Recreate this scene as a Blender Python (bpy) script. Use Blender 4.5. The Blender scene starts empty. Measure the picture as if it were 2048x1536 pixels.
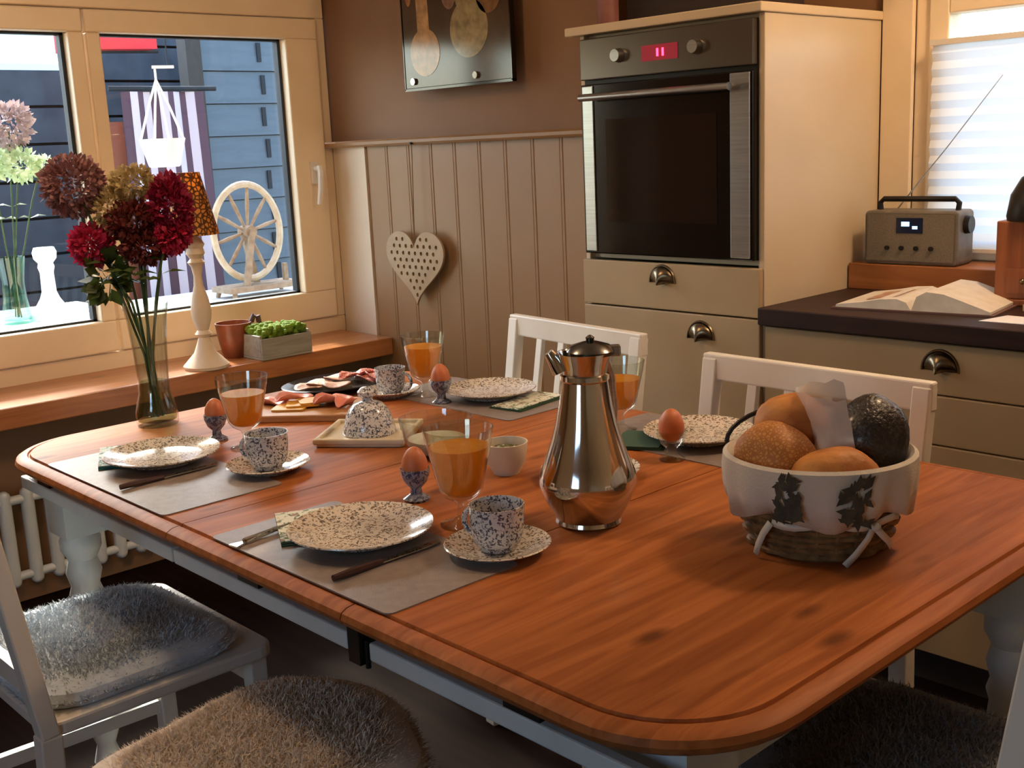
import bpy, bmesh, math, random
from mathutils import Vector, Matrix
random.seed(7)
scene = bpy.context.scene
COL = scene.collection
PI = math.pi
R = math.radians

# ------------------------------------------------------------------ camera
CAMH = 1.335
f_px, pitch, roll, yaw = 2268.8, 0.2092, -0.04554, 0.82423
cy_, sy_, cp_, sp_ = math.cos(yaw), math.sin(yaw), math.cos(pitch), math.sin(pitch)
fwd = Vector((-sy_*cp_, cy_*cp_, -sp_)); rgt = Vector((cy_, sy_, 0)); upv = rgt.cross(fwd)
r2 = rgt*math.cos(roll)+upv*math.sin(roll); u2 = -rgt*math.sin(roll)+upv*math.cos(roll)
cam_d = bpy.data.cameras.new('camera'); cam = bpy.data.objects.new('camera', cam_d); COL.objects.link(cam)
cam_d.sensor_width = 36.0; cam_d.lens = f_px/2048*36.0; cam_d.clip_start = 0.05; cam_d.clip_end = 100
m = Matrix((r2, u2, -fwd)).transposed().to_4x4(); m.translation = (0, 0, CAMH)
cam.matrix_world = m
scene.camera = cam

# ------------------------------------------------------------------ light
vs = scene.view_settings
vs.view_transform = 'Standard'; vs.look = 'None'; vs.gamma = 1.0; vs.use_curve_mapping = False
vs.exposure = 0.95
world = bpy.data.worlds.new('sky'); scene.world = world; world.use_nodes = True
wn = world.node_tree.nodes; wl = world.node_tree.links
bg = wn['Background']
sky = wn.new('ShaderNodeTexSky'); sky.sky_type = 'NISHITA'; sky.sun_disc = False
sky.sun_elevation = R(36); sky.sun_rotation = R(-80); sky.air_density = 1.0; sky.dust_density = 2.0
wl.new(sky.outputs[0], bg.inputs[0]); bg.inputs[1].default_value = 0.85
sun_d = bpy.data.lights.new('sun', 'SUN'); sun_d.energy = 4.8; sun_d.angle = R(5); sun_d.color = (1.0, 0.93, 0.82)
sun = bpy.data.objects.new('sun', sun_d); COL.objects.link(sun)
sun.rotation_euler = Vector((0.80, -0.10, -0.59)).to_track_quat('-Z', 'Y').to_euler()
def portal(name, loc, normal, sx, sy):
    d = bpy.data.lights.new(name, 'AREA'); d.shape = 'RECTANGLE'; d.size = sx; d.size_y = sy
    o = bpy.data.objects.new(name, d); COL.objects.link(o)
    o.location = loc; o.rotation_euler = Vector(normal).to_track_quat('-Z', 'Z').to_euler()
    d.cycles.is_portal = True
    return o
portal('window_portal', (-3.72, 1.6, 1.28), (1, 0, 0), 1.8, 1.25)
portal('window_portal', (-1.0, 3.06, 1.4), (0, -1, 0), 1.2, 1.1)
portal('window_portal', (-0.40, -1.86, 1.45), (0, 1, 0), 1.1, 1.25)

# ------------------------------------------------------------------ materials
def lin(h):
    h = h.lstrip('#'); out = []
    for i in (0, 2, 4):
        c = int(h[i:i+2], 16)/255
        out.append(c/12.92 if c <= 0.04045 else ((c+0.055)/1.055)**2.4)
    return (*out, 1.0)
MATS = {}
def new_mat(name):
    mt = bpy.data.materials.new(name); mt.use_nodes = True
    nt = mt.node_tree; b = nt.nodes['Principled BSDF']
    MATS[name] = mt
    return mt, nt, b
def setp(b, **k):
    for a, v in k.items():
        if a in b.inputs: b.inputs[a].default_value = v
def mat(name, col, rough=0.5, metal=0.0, var=None, scale=20, bump=0.0, bscale=60, coat=0.0, spec=None, trans=0.0, sheen=0.0, stretch=None):
    """procedural principled material: colour varied by noise, optional bump"""
    if name in MATS: return MATS[name]
    mt, nt, b = new_mat(name)
    setp(b, **{'Base Color': lin(col), 'Roughness': rough, 'Metallic': metal, 'Coat Weight': coat, 'Coat Roughness': 0.15, 'Sheen Weight': sheen})
    if spec is not None: setp(b, **{'Specular IOR Level': spec})
    tc = nt.nodes.new('ShaderNodeTexCoord'); mp = nt.nodes.new('ShaderNodeMapping')
    nt.links.new(tc.outputs['Object'], mp.inputs[0])
    if stretch: mp.inputs['Scale'].default_value = stretch
    no = nt.nodes.new('ShaderNodeTexNoise'); no.inputs['Scale'].default_value = scale; no.inputs['Detail'].default_value = 4
    nt.links.new(mp.outputs[0], no.inputs['Vector'])
    cr = nt.nodes.new('ShaderNodeValToRGB')
    cr.color_ramp.elements[0].position = 0.35; cr.color_ramp.elements[1].position = 0.7
    cr.color_ramp.elements[0].color = lin(col); cr.color_ramp.elements[1].color = lin(var or col)
    nt.links.new(no.outputs['Fac'], cr.inputs[0]); nt.links.new(cr.outputs[0], b.inputs['Base Color'])
    if bump:
        n2 = nt.nodes.new('ShaderNodeTexNoise'); n2.inputs['Scale'].default_value = bscale; n2.inputs['Detail'].default_value = 3
        nt.links.new(mp.outputs[0], n2.inputs['Vector'])
        bp = nt.nodes.new('ShaderNodeBump'); bp.inputs['Strength'].default_value = bump; bp.inputs['Distance'].default_value = 0.003
        nt.links.new(n2.outputs['Fac'], bp.inputs['Height']); nt.links.new(bp.outputs[0], b.inputs['Normal'])
    if trans:
        tr = nt.nodes.new('ShaderNodeBsdfTranslucent'); nt.links.new(cr.outputs[0], tr.inputs[0])
        mx = nt.nodes.new('ShaderNodeMixShader'); mx.inputs[0].default_value = trans
        nt.links.new(b.outputs[0], mx.inputs[1]); nt.links.new(tr.outputs[0], mx.inputs[2])
        nt.links.new(mx.outputs[0], nt.nodes['Material Output'].inputs[0])
    return mt
def thin_glass(name, tint='#ffffff', refl=1.0, rough=0.0):
    if name in MATS: return MATS[name]
    mt, nt, b = new_mat(name); nt.nodes.remove(b)
    t = nt.nodes.new('ShaderNodeBsdfTransparent'); t.inputs[0].default_value = lin(tint)
    g = nt.nodes.new('ShaderNodeBsdfGlossy'); g.inputs['Roughness'].default_value = rough
    lw = nt.nodes.new('ShaderNodeLayerWeight'); lw.inputs['Blend'].default_value = 0.5
    pw = nt.nodes.new('ShaderNodeMath'); pw.operation = 'POWER'; pw.inputs[1].default_value = 4.0
    nt.links.new(lw.outputs['Facing'], pw.inputs[0])
    mu = nt.nodes.new('ShaderNodeMath'); mu.operation = 'MULTIPLY_ADD'; mu.inputs[1].default_value = 0.45*refl; mu.inputs[2].default_value = 0.04*refl
    nt.links.new(pw.outputs[0], mu.inputs[0])
    mx = nt.nodes.new('ShaderNodeMixShader'); nt.links.new(mu.outputs[0], mx.inputs[0])
    nt.links.new(t.outputs[0], mx.inputs[1]); nt.links.new(g.outputs[0], mx.inputs[2])
    nt.links.new(mx.outputs[0], nt.nodes['Material Output'].inputs[0])
    return mt
def wood(name, c1, c2, dark, axis='Y', scale=5.0, rough=0.4, coat=0.0, plank=None, knots=True):
    """streaky wood grain running along an axis, with dark knots"""
    if name in MATS: return MATS[name]
    mt, nt, b = new_mat(name); N = nt.nodes; L = nt.links
    setp(b, Roughness=rough, **{'Coat Weight': coat, 'Coat Roughness': 0.2})
    tc = N.new('ShaderNodeTexCoord'); mp = N.new('ShaderNodeMapping'); L.new(tc.outputs['Object'], mp.inputs[0])
    s = [7.0, 7.0, 7.0]; s['XYZ'.index(axis)] = 0.6; mp.inputs['Scale'].default_value = s
    n1 = N.new('ShaderNodeTexNoise'); n1.inputs['Scale'].default_value = scale; n1.inputs['Detail'].default_value = 6; n1.inputs['Distortion'].default_value = 1.2
    L.new(mp.outputs[0], n1.inputs['Vector'])
    cr = N.new('ShaderNodeValToRGB'); e = cr.color_ramp.elements
    e[0].position = 0.3; e[0].color = lin(c2); e[1].position = 0.68; e[1].color = lin(c1)
    L.new(n1.outputs['Fac'], cr.inputs[0]); out = cr.outputs[0]
    if plank:
        sx = N.new('ShaderNodeSeparateXYZ'); L.new(tc.outputs['Object'], sx.inputs[0])
        d = N.new('ShaderNodeMath'); d.operation = 'DIVIDE'; d.inputs[1].default_value = plank
        L.new(sx.outputs['X' if axis == 'Y' else 'Y'], d.inputs[0])
        fl = N.new('ShaderNodeMath'); fl.operation = 'FLOOR'; L.new(d.outputs[0], fl.inputs[0])
        wn_ = N.new('ShaderNodeTexWhiteNoise'); wn_.noise_dimensions = '1D'; L.new(fl.outputs[0], wn_.inputs['W'])
        mr = N.new('ShaderNodeMapRange'); mr.inputs['To Min'].default_value = 0.8; mr.inputs['To Max'].default_value = 1.12
        L.new(wn_.outputs['Value'], mr.inputs['Value'])
        hs = N.new('ShaderNodeHueSaturation'); L.new(mr.outputs[0], hs.inputs['Value']); L.new(out, hs.inputs['Color']); out = hs.outputs[0]
    if knots:
        m2 = N.new('ShaderNodeMapping'); L.new(tc.outputs['Object'], m2.inputs[0])
        s2 = [10.0, 10.0, 10.0]; s2['XYZ'.index(axis)] = 4.2; m2.inputs['Scale'].default_value = s2
        vo = N.new('ShaderNodeTexVoronoi'); vo.inputs['Scale'].default_value = 1.0; L.new(m2.outputs[0], vo.inputs['Vector'])
        mr = N.new('ShaderNodeMapRange'); mr.inputs['From Min'].default_value = 0.05; mr.inputs['From Max'].default_value = 0.17
        mr.inputs['To Min'].default_value = 0.75; mr.inputs['To Max'].default_value = 0.0
        L.new(vo.outputs['Distance'], mr.inputs['Value'])
        mx = N.new('ShaderNodeMixRGB'); L.new(mr.outputs[0], mx.inputs[0]); L.new(out, mx.inputs[1]); mx.inputs[2].default_value = lin(dark); out = mx.outputs[0]
    L.new(out, b.inputs['Base Color'])
    bp = N.new('ShaderNodeBump'); bp.inputs['Strength'].default_value = 0.12; bp.inputs['Distance'].default_value = 0.002
    L.new(n1.outputs['Fac'], bp.inputs['Height']); L.new(bp.outputs[0], b.inputs['Normal'])
    return mt
def china(name, ground='#ece6dc', ink='#2a2c36', ink2='#8a5a3a', scale=62, amount=0.5, rough=0.16):
    """white glazed china with dark sprig print"""
    if name in MATS: return MATS[name]
    mt, nt, b = new_mat(name); N = nt.nodes; L = nt.links
    setp(b, Roughness=rough, **{'Coat Weight': 0.3 if rough < 0.3 else 0.0})
    tc = N.new('ShaderNodeTexCoord')
    n1 = N.new('ShaderNodeTexNoise'); n1.inputs['Scale'].default_value = scale; n1.inputs['Detail'].default_value = 2; n1.inputs['Distortion'].default_value = 2.0
    L.new(tc.outputs['Object'], n1.inputs['Vector'])
    cr = N.new('ShaderNodeValToRGB'); cr.color_ramp.interpolation = 'LINEAR'
    e = cr.color_ramp.elements; e[0].position = amount; e[0].color = lin(ground); e[1].position = amount+0.05; e[1].color = lin(ink)
    e2 = e.new(amount+0.13); e2.color = lin(ink); e3 = e.new(amount+0.17); e3.color = lin(ground)
    L.new(n1.outputs['Fac'], cr.inputs[0])
    vo = N.new('ShaderNodeTexVoronoi'); vo.inputs['Scale'].default_value = scale*1.1; L.new(tc.outputs['Object'], vo.inputs['Vector'])
    c2 = N.new('ShaderNodeValToRGB'); c2.color_ramp.elements[0].position = 0.22; c2.color_ramp.elements[0].color = (1, 1, 1, 1)
    c2.color_ramp.elements[1].position = 0.3; c2.color_ramp.elements[1].color = (0, 0, 0, 1)
    L.new(vo.outputs['Distance'], c2.inputs[0])
    mx = N.new('ShaderNodeMixRGB'); L.new(c2.outputs[0], mx.inputs[0]); L.new(cr.outputs[0], mx.inputs[1]); mx.inputs[2].default_value = lin(ink2)
    L.new(mx.outputs[0], b.inputs['Base Color'])
    return mt
def spotted(name, ground, ink, scale, trans=0.0, thick=0.06, rough=0.6):
    """cell pattern with dark joints"""
    if name in MATS: return MATS[name]
    mt, nt, b = new_mat(name); N = nt.nodes; L = nt.links
    setp(b, Roughness=rough)
    tc = N.new('ShaderNodeTexCoord'); vo = N.new('ShaderNodeTexVoronoi'); vo.feature = 'DISTANCE_TO_EDGE'; vo.inputs['Scale'].default_value = scale
    L.new(tc.outputs['Object'], vo.inputs['Vector'])
    cr = N.new('ShaderNodeValToRGB'); e = cr.color_ramp.elements; e[0].position = thick; e[0].color = lin(ink); e[1].position = thick*2.2; e[1].color = lin(ground)
    L.new(vo.outputs['Distance'], cr.inputs[0]); L.new(cr.outputs[0], b.inputs['Base Color'])
    if trans:
        tr = N.new('ShaderNodeBsdfTranslucent'); L.new(cr.outputs[0], tr.inputs[0])
        mx = N.new('ShaderNodeMixShader'); mx.inputs[0].default_value = trans
        L.new(b.outputs[0], mx.inputs[1]); L.new(tr.outputs[0], mx.inputs[2]); L.new(mx.outputs[0], N['Material Output'].inputs[0])
    return mt
def emit(name, col, s):
    mt, nt, b = new_mat(name)
    setp(b, **{'Base Color': lin(col), 'Emission Color': lin(col), 'Emission Strength': s}); return mt

M_wall = mat('wall_paint', '#8f6a48', 0.7, var='#886242', scale=3, bump=0.05)
M_wall_bounce = mat('wall_paint_bounce', '#c4b29a', 0.7, var='#bcaa90', scale=3)  # unseen walls given a lighter paint to bounce light and brighten the jug
M_wains = mat('panel_paint', '#9a7247', 0.4, var='#946b40', scale=4)
M_frame = mat('window_frame_paint', '#f2dcb8', 0.35, var='#ecd3ae', scale=5)
M_sillwood = wood('sill_wood', '#c07a44', '#9a5a2c', '#6a3512', 'Y', 4.0, 0.3, 0.3)
M_table = wood('table_pine', '#b06c3c', '#8c4f27', '#46220e', 'Y', 5.0, 0.45, 0.0, plank=0.138)
setp(M_table.node_tree.nodes['Principled BSDF'], **{'Specular IOR Level': 0.08})
M_floor = wood('floor_wood', '#241812', '#1a100c', '#100804', 'X', 4.0, 0.8, 0.0, plank=0.16)
setp(M_floor.node_tree.nodes['Principled BSDF'], **{'Specular IOR Level': 0.04})
M_ceil = mat('ceiling_paint', '#e8e0d2', 0.8)
M_white = mat('white_lacquer', '#e9e2d6', 0.38, var='#e2d9cb', scale=8)
M_greywhite = mat('grey_white_paint', '#cfd3d2', 0.4, var='#c3c8c8', scale=10)
M_cab = mat('cabinet_cream', '#d2bfa0', 0.4, var='#ccb898', scale=4)
M_cab_shaded = mat('cabinet_cream_shaded', '#b39770', 0.4, var='#ac8f68', scale=4)  # darker copy of the cabinet cream; dim light on the fronts painted in
M_counter = wood('counter_wood', '#38241e', '#281814', '#180e0a', 'X', 5.0, 0.28, 0.2, knots=False)
setp(M_counter.node_tree.nodes['Principled BSDF'], Roughness=0.5, **{'Specular IOR Level': 0.2, 'Coat Weight': 0.0})
M_steel = mat('brushed_steel', '#b8b8b4', 0.28, 1.0, stretch=(1, 1, 30), scale=8, var='#a8a8a4')
M_chrome = mat('polished_steel', '#d6d6d2', 0.09, 1.0, var='#cfcfca')
M_pewter = mat('pewter', '#8a7a62', 0.3, 1.0, var='#6f6250', scale=30)
M_black = mat('black_gloss', '#0c0a09', 0.12)
M_darkm = mat('dark_metal', '#2a2623', 0.4, 0.6)
M_glass = thin_glass('pane_glass', '#f4f8f8', 1.0)
M_tumbler = thin_glass('tumbler_glass', '#f6f8f4', 2.2)
M_china = china('sprig_china', ground='#ddd3c4', ink='#5c544e', ink2='#94785c', scale=105, amount=0.54)
M_china2 = china('sprig_china_fine', ground='#d4d3d4', ink='#3a3f52', ink2='#5c5a66', scale=115, amount=0.53)
M_juice = mat('orange_juice', '#f8bc3c', 0.35, var='#f2ac28', scale=40, trans=0.55)
M_egg = mat('brown_egg', '#c8774c', 0.5, var='#bb6840', scale=60, bump=0.05)
M_mat = mat('placemat_vinyl', '#8d8078', 0.45, var='#7f736e', scale=60, bump=0.15, bscale=400)
M_nap1 = china('napkin_print', ground='#dfe3d6', ink='#5f7a5c', ink2='#a08c7a', scale=38, amount=0.53, rough=0.85)
M_nap2 = china('napkin_print_teal', ground='#d8e6e4', ink='#4f8a8c', ink2='#8c8c88', scale=38, amount=0.53, rough=0.85)
M_edge_g = mat('napkin_green', '#2c4a34', 0.8); M_edge_t = mat('napkin_teal', '#2a6a70', 0.8)

# ------------------------------------------------------------------ mesh helpers
class MB:
    def __init__(s): s.v = []; s.f = []
    def add(s, vs_, fs_):
        o = len(s.v); s.v += [tuple(p) for p in vs_]; s.f += [tuple(i+o for i in q) for q in fs_]; return s
    def box(s, x0, x1, y0, y1, z0, z1):
        return s.add([(x0,y0,z0),(x1,y0,z0),(x1,y1,z0),(x0,y1,z0),(x0,y0,z1),(x1,y0,z1),(x1,y1,z1),(x0,y1,z1)],
                     [(0,3,2,1),(4,5,6,7),(0,1,5,4),(1,2,6,5),(2,3,7,6),(3,0,4,7)])
    def bar(s, p0, p1, w, d=None, up=(0,0,1)):
        """square bar between two points"""
        p0 = Vector(p0); p1 = Vector(p1); d = d or w; t = (p1-p0).normalized(); a = Vector(up)
        if abs(t.dot(a)) > 0.95: a = Vector((0,1,0))
        sx = t.cross(a).normalized()*w/2; sy = sx.normalized().cross(t)*d/2
        vs_ = [p+i*sx+j*sy for p in (p0,p1) for i,j in ((-1,-1),(1,-1),(1,1),(-1,1))]
        return s.add(vs_, [(0,3,2,1),(4,5,6,7),(0,1,5,4),(1,2,6,5),(2,3,7,6),(3,0,4,7)])
    def lathe(s, prof, n=24, c=(0,0,0), sx=1.0, sy=1.0, cap0=True, cap1=True):
        c = Vector(c); vs_ = []; fs_ = []
        for r_, z in prof:
            for k in range(n):
                a = 2*PI*k/n; vs_.append((c.x+r_*sx*math.cos(a), c.y+r_*sy*math.sin(a), c.z+z))
        for i in range(len(prof)-1):
            for k in range(n):
                k2 = (k+1) % n; fs_.append((i*n+k, i*n+k2, (i+1)*n+k2, (i+1)*n+k))
        if cap0: fs_.append(tuple(reversed(range(n))))
        if cap1: fs_.append(tuple(range((len(prof)-1)*n, len(prof)*n)))
        return s.add(vs_, fs_)
    def tube(s, pts, r, n=8, closed=False):
        pts = [Vector(p) for p in pts]; vs_ = []; fs_ = []; N_ = len(pts)
        rr = r if isinstance(r, (list, tuple)) else [r]*N_
        pa = None
        for i, p in enumerate(pts):
            if closed: t = (pts[(i+1) % N_]-pts[i-1]).normalized()
            else: t = (pts[min(i+1, N_-1)]-pts[max(i-1, 0)]).normalized()
            if pa is None:
                a = Vector((0,0,1)) if abs(t.z) < 0.9 else Vector((1,0,0)); pa = (a-t*a.dot(t)).normalized()
            else:
                pa = (pa-t*pa.dot(t)).normalized()
            b_ = t.cross(pa)
            for k in range(n):
                an = 2*PI*k/n; vs_.append(p+rr[i]*(pa*math.cos(an)+b_*math.sin(an)))
        for i in range(N_ if closed else N_-1):
            j = (i+1) % N_
            for k in range(n):
                k2 = (k+1) % n; fs_.append((i*n+k, i*n+k2, j*n+k2, j*n+k))
        if not closed: fs_ += [tuple(reversed(range(n))), tuple(range((N_-1)*n, N_*n))]
        return s.add(vs_, fs_)
    def cyl(s, p0, p1, r0, r1=None, n=16): return s.tube([p0, p1], [r0, r1 if r1 is not None else r0], n)
    def prism(s, outline, z0, z1, axis='Z', at=0):
        n = len(outline)
        def P(u, v, w): return {'Z': (u, v, w), 'Y': (u, w, v), 'X': (w, u, v)}[axis]
        vs_ = [P(u, v, z0) for u, v in outline]+[P(u, v, z1) for u, v in outline]
        fs_ = [tuple(reversed(range(n))), tuple(range(n, 2*n))]+[(k, (k+1) % n, (k+1) % n+n, k+n) for k in range(n)]
        return s.add(vs_, fs_)
    def sphere(s, c, rx, ry=None, rz=None, n=16, m_=10, egg=0.0):
        ry = ry or rx; rz = rz or rx; prof = []
        for i in range(m_+1):
            a = -PI/2+PI*i/m_; k = 1-egg*math.sin(a)
            prof.append((max(math.cos(a), 0.001)*k, math.sin(a)))
        vs_ = []; fs_ = []
        for r_, z in prof:
            for k in range(n): vs_.append((c[0]+r_*rx*math.cos(2*PI*k/n), c[1]+r_*ry*math.sin(2*PI*k/n), c[2]+z*rz))
        for i in range(m_):
            for k in range(n): k2 = (k+1) % n; fs_.append((i*n+k, i*n+k2, (i+1)*n+k2, (i+1)*n+k))
        return s.add(vs_, fs_)
    def build(s, name, mt, parent=None, smooth=True, bevel=0.0, seg=2):
        me = bpy.data.meshes.new(name); me.from_pydata(s.v, [], s.f); me.update()
        bm_ = bmesh.new(); bm_.from_mesh(me); bmesh.ops.recalc_face_normals(bm_, faces=bm_.faces); bm_.to_mesh(me); bm_.free()
        return link_mesh(name, me, mt, parent, smooth, bevel, seg)
def link_mesh(name, me, mt, parent=None, smooth=True, bevel=0.0, seg=2):
    o = bpy.data.objects.new(name, me); COL.objects.link(o)
    if mt: me.materials.append(mt)
    if parent: o.parent = parent
    if smooth:
        me.polygons.foreach_set('use_smooth', [True]*len(me.polygons)); me.set_sharp_from_angle(angle=R(38))
    if bevel:
        b = o.modifiers.new('bevel', 'BEVEL'); b.width = bevel; b.segments = seg; b.limit_method = 'ANGLE'; b.angle_limit = R(40)
    return o
def tag(o, label=None, cat=None, group=None, kind=None):
    if label: o['label'] = label
    if cat: o['category'] = cat
    if group: o['group'] = group
    if kind: o['kind'] = kind
    return o
def thing(name, label, cat, loc=(0,0,0), rz=0.0, group=None, kind=None):
    o = bpy.data.objects.new(name, None); COL.objects.link(o); o.empty_display_size = 0.05
    o.location = loc; o.rotation_euler = (0, 0, rz)
    return tag(o, label, cat, group, kind)
def copy_tree(o, loc=None, rz=None, parent=None):
    c = o.copy(); COL.objects.link(c); c.parent = parent
    for ch in list(o.children): copy_tree(ch, parent=c)
    if loc is not None: c.location = loc
    if rz is not None: c.rotation_euler = (0, 0, rz)
    return c
def struct(o, label=None, cat=None):
    o['kind'] = 'structure'
    if label: o['label'] = label
    if cat: o['category'] = cat
    return o
def box(x0, x1, y0, y1, z0, z1): return MB().box(x0, x1, y0, y1, z0, z1)
def rrect(x0, x1, y0, y1, r, k=8):
    out = []
    for cx, cy, a0 in ((x1-r, y0+r, -90), (x1-r, y1-r, 0), (x0+r, y1-r, 90), (x0+r, y0+r, 180)):
        for i in range(k+1):
            a = R(a0+90*i/k); out.append((cx+r*math.cos(a), cy+r*math.sin(a)))
    return out

# ------------------------------------------------------------------ the room
struct(box(-3.9, 1.7, -1.95, 3.1, -0.1, 0).build('floor', M_floor, smooth=False), 'dark brown wooden kitchen floor', 'floor')
struct(box(-3.9, 1.7, -1.95, 3.1, 2.45, 2.55).build('ceiling', M_ceil, smooth=False), 'plain pale ceiling', 'ceiling')
WX = -3.62           # inner face of the window frame
b = MB(); b.box(-3.8, -3.52, -1.8, 2.5, 0, 0.60); b.box(-3.8, WX, -1.8, 0.70, 0.60, 2.45); b.box(-3.8, WX, 0.70, 2.5, 1.88, 2.45)
b.box(-3.8, -3.39, -1.8, 0.70, 0.60, 2.45)
struct(b.build('wall_left', M_wall, smooth=False), 'warm beige window wall', 'wall')
b = MB(); b.box(-3.8, -2.262, 2.50, 3.1, 0, 2.45)
wb = struct(b.build('wall_back', M_wall, smooth=False), 'beige wall with wood panelling below the rail', 'wall')
# panelling boards, each with a recessed bead joint
bw = 0.1225; x = -3.382; i = 0
board = None
while x < -2.28:
    w = min(bw, -2.264-x)
    if board is None or abs(w-bw) > 1e-4:
        pts = [(0.0002, 2.500), (0.0002, 2.4722), (0.003, 2.470), (w-0.014, 2.470), (w-0.012, 2.4712), (w-0.010, 2.470), (w-0.003, 2.470), (w-0.0002, 2.4722), (w-0.0002, 2.5)]
        o = MB().prism(pts, 0.0, 1.345).build('board', M_wains, wb, smooth=False)
        if board is None: board = o
    else:
        o = board.copy(); COL.objects.link(o)
    o.location.x = x; o.parent = wb
    x += bw
# reveal strip beside the window, panelled below the rail
b = MB(); b.add([(-3.62, 2.49, 0.6), (-3.384, 2.462, 0.6), (-3.384, 2.5, 0.6), (-3.62, 2.5, 0.6), (-3.62, 2.49, 1.345), (-3.384, 2.462, 1.345), (-3.384, 2.5, 1.345), (-3.62, 2.5, 1.345)],
    [(0,3,2,1),(4,5,6,7),(0,1,5,4),(1,2,6,5),(2,3,7,6),(3,0,4,7)])
b.build('reveal_panel', mat('panel_paint_lit', '#e2cfb4', 0.35), wb, smooth=False)  # lighter than the boards: window light on the strip put into paint and tilt
struct(MB().prism([(2.5, 1.345), (2.452, 1.345), (2.447, 1.352), (2.447, 1.362), (2.455, 1.368), (2.5, 1.368)], -3.62, -2.262, axis='X').build('trim_1', M_wains, smooth=False), 'narrow rail capping the panelling', 'rail')
b = MB(); b.box(-2.262, -1.56, 2.972, 3.15, 0, 2.45); b.box(-1.56, -0.4, 2.972, 3.15, 0, 0.97); b.box(-1.56, -0.4, 2.972, 3.15, 1.75, 2.45); b.box(-0.4, 1.7, 2.972, 3.15, 0, 2.45)
struct(b.build('wall_back_kitchen', M_wall, smooth=False), 'beige kitchen wall around the blind window', 'wall')
struct(box(1.6, 1.75, -1.95, 3.1, 0, 2.45).build('wall_right', M_wall_bounce, smooth=False), 'plain beige wall on the right', 'wall')
b = MB(); b.box(-3.9, -0.90, -1.95, -1.8, 0, 2.45); b.box(0.10, 1.7, -1.95, -1.8, 0, 2.45); b.box(-0.90, 0.10, -1.95, -1.8, 0, 0.9); b.box(-0.90, 0.10, -1.95, -1.8, 2.0, 2.45)
struct(b.build('wall_front', M_wall_bounce, smooth=False), 'beige wall behind the viewer with a window opening', 'wall')
w3 = struct(thing('window_3', 'window behind the viewer', 'window', (0, -1.88, 0)))
b = MB(); b.box(-0.90, -0.84, -0.03, 0.03, 0.9, 2.0); b.box(0.04, 0.10, -0.03, 0.03, 0.9, 2.0); b.box(-0.84, 0.04, -0.03, 0.03, 0.9, 0.96); b.box(-0.84, 0.04, -0.03, 0.03, 1.94, 2.0)
b.build('window_frame', M_frame, w3, smooth=False); box(-0.84, 0.04, -0.003, 0.003, 0.96, 1.94).build('pane', M_glass, w3, smooth=False)

# window 1: fixed frame, mullion, two sashes with panes
w1 = struct(thing('window_1', 'wide timber window with two panes over the wooden sill', 'window', (WX, 0, 0)))
b = MB(); b.box(-0.10, 0, 0.70, 2.49, 0.655, 0.715); b.box(-0.10, 0, 0.70, 2.49, 1.81, 1.88); b.box(-0.10, 0, 0.70, 0.74, 0.715, 1.81); b.box(-0.10, 0, 2.452, 2.49, 0.715, 1.81)
b.build('window_frame', M_frame, w1, smooth=False, bevel=0.004)
for y0, y1 in ((0.745, 1.576), (1.584, 2.447)):
    b = MB(); zt, zb, s = 1.735, 0.822, 0.055
    lft = 0.046 if y0 > 1 else 0.06; rg = 0.050 if y0 < 1 else 0.135
    b.box(-0.07, 0.014, y0, y1, 0.72, zb); b.box(-0.07, 0.014, y0, y1, zt, 1.805)
    b.box(-0.07, 0.014, y0, y0+lft, zb, zt); b.box(-0.07, 0.014, y1-rg, y1, zb, zt)
    sa = b.build('sash', M_frame, w1, smooth=False, bevel=0.005)
    box(-0.042, -0.036, y0+lft-0.004, y1-rg+0.004, zb-0.004, zt+0.004).build('pane', M_glass, sa, smooth=False)
    b = MB(); t = 0.012
    ya, yb = y0+lft, y1-rg
    b.box(-0.055, -0.025, ya, ya+t, zb, zt); b.box(-0.055, -0.025, yb-t, yb, zb, zt); b.box(-0.055, -0.025, ya, yb, zb, zb+t*0.6); b.box(-0.055, -0.025, ya, yb, zt-t*0.6, zt)
    b.build('gasket', mat('rubber_gasket', '#23282c', 0.6), sa, smooth=False)
b = MB(); b.box(0.014, 0.026, 2.372, 2.402, 1.22, 1.30); b.cyl((0.026, 2.387, 1.275), (0.055, 2.387, 1.275), 0.010)
b.tube([(0.055, 2.387, 1.285), (0.060, 2.387, 1.26), (0.058, 2.384, 1.20), (0.05, 2.378, 1.145)], [0.010, 0.011, 0.010, 0.008])
b.build('window_handle', M_white, w1)
sl = struct(MB().prism(rrect(-3.70, -3.298, -1.0, 2.468, 0.004, 3), 0.597, 0.661).build('window_sill', M_sillwood, smooth=False, bevel=0.006), 'deep orange wooden sill under the big window', 'sill')

# window 2 with blind
w2 = struct(thing('window_2', 'kitchen window behind a white pleated blind', 'window', (0, 2.975, 0)))
b = MB(); b.box(-1.558, -1.515, 0.0, 0.08, 0.972, 1.75); b.box(-0.445, -0.402, 0.0, 0.08, 0.972, 1.75); b.box(-1.515, -0.445, 0.0, 0.08, 0.972, 1.0); b.box(-1.515, -0.445, 0.0, 0.08, 1.70, 1.75)
b.build('window_frame', M_frame, w2, smooth=False, bevel=0.004)
box(-1.646, -1.556, -0.02, -0.003, 0.975, 1.95).build('casing', M_frame, w2, smooth=False, bevel=0.003)
b = MB(); b.box(-1.515, -1.460, -0.012, 0.06, 1.0, 1.70); b.box(-0.5, -0.445, -0.012, 0.06, 1.0, 1.70); b.box(-1.46, -0.5, -0.012, 0.06, 1.0, 1.03); b.box(-1.46, -0.5, -0.012, 0.06, 1.615, 1.70)
sa = b.build('sash', M_frame, w2, smooth=False, bevel=0.004)
box(-1.464, -0.496, 0.028, 0.034, 1.026, 1.62).build('pane', M_glass, sa, smooth=False)
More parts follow.
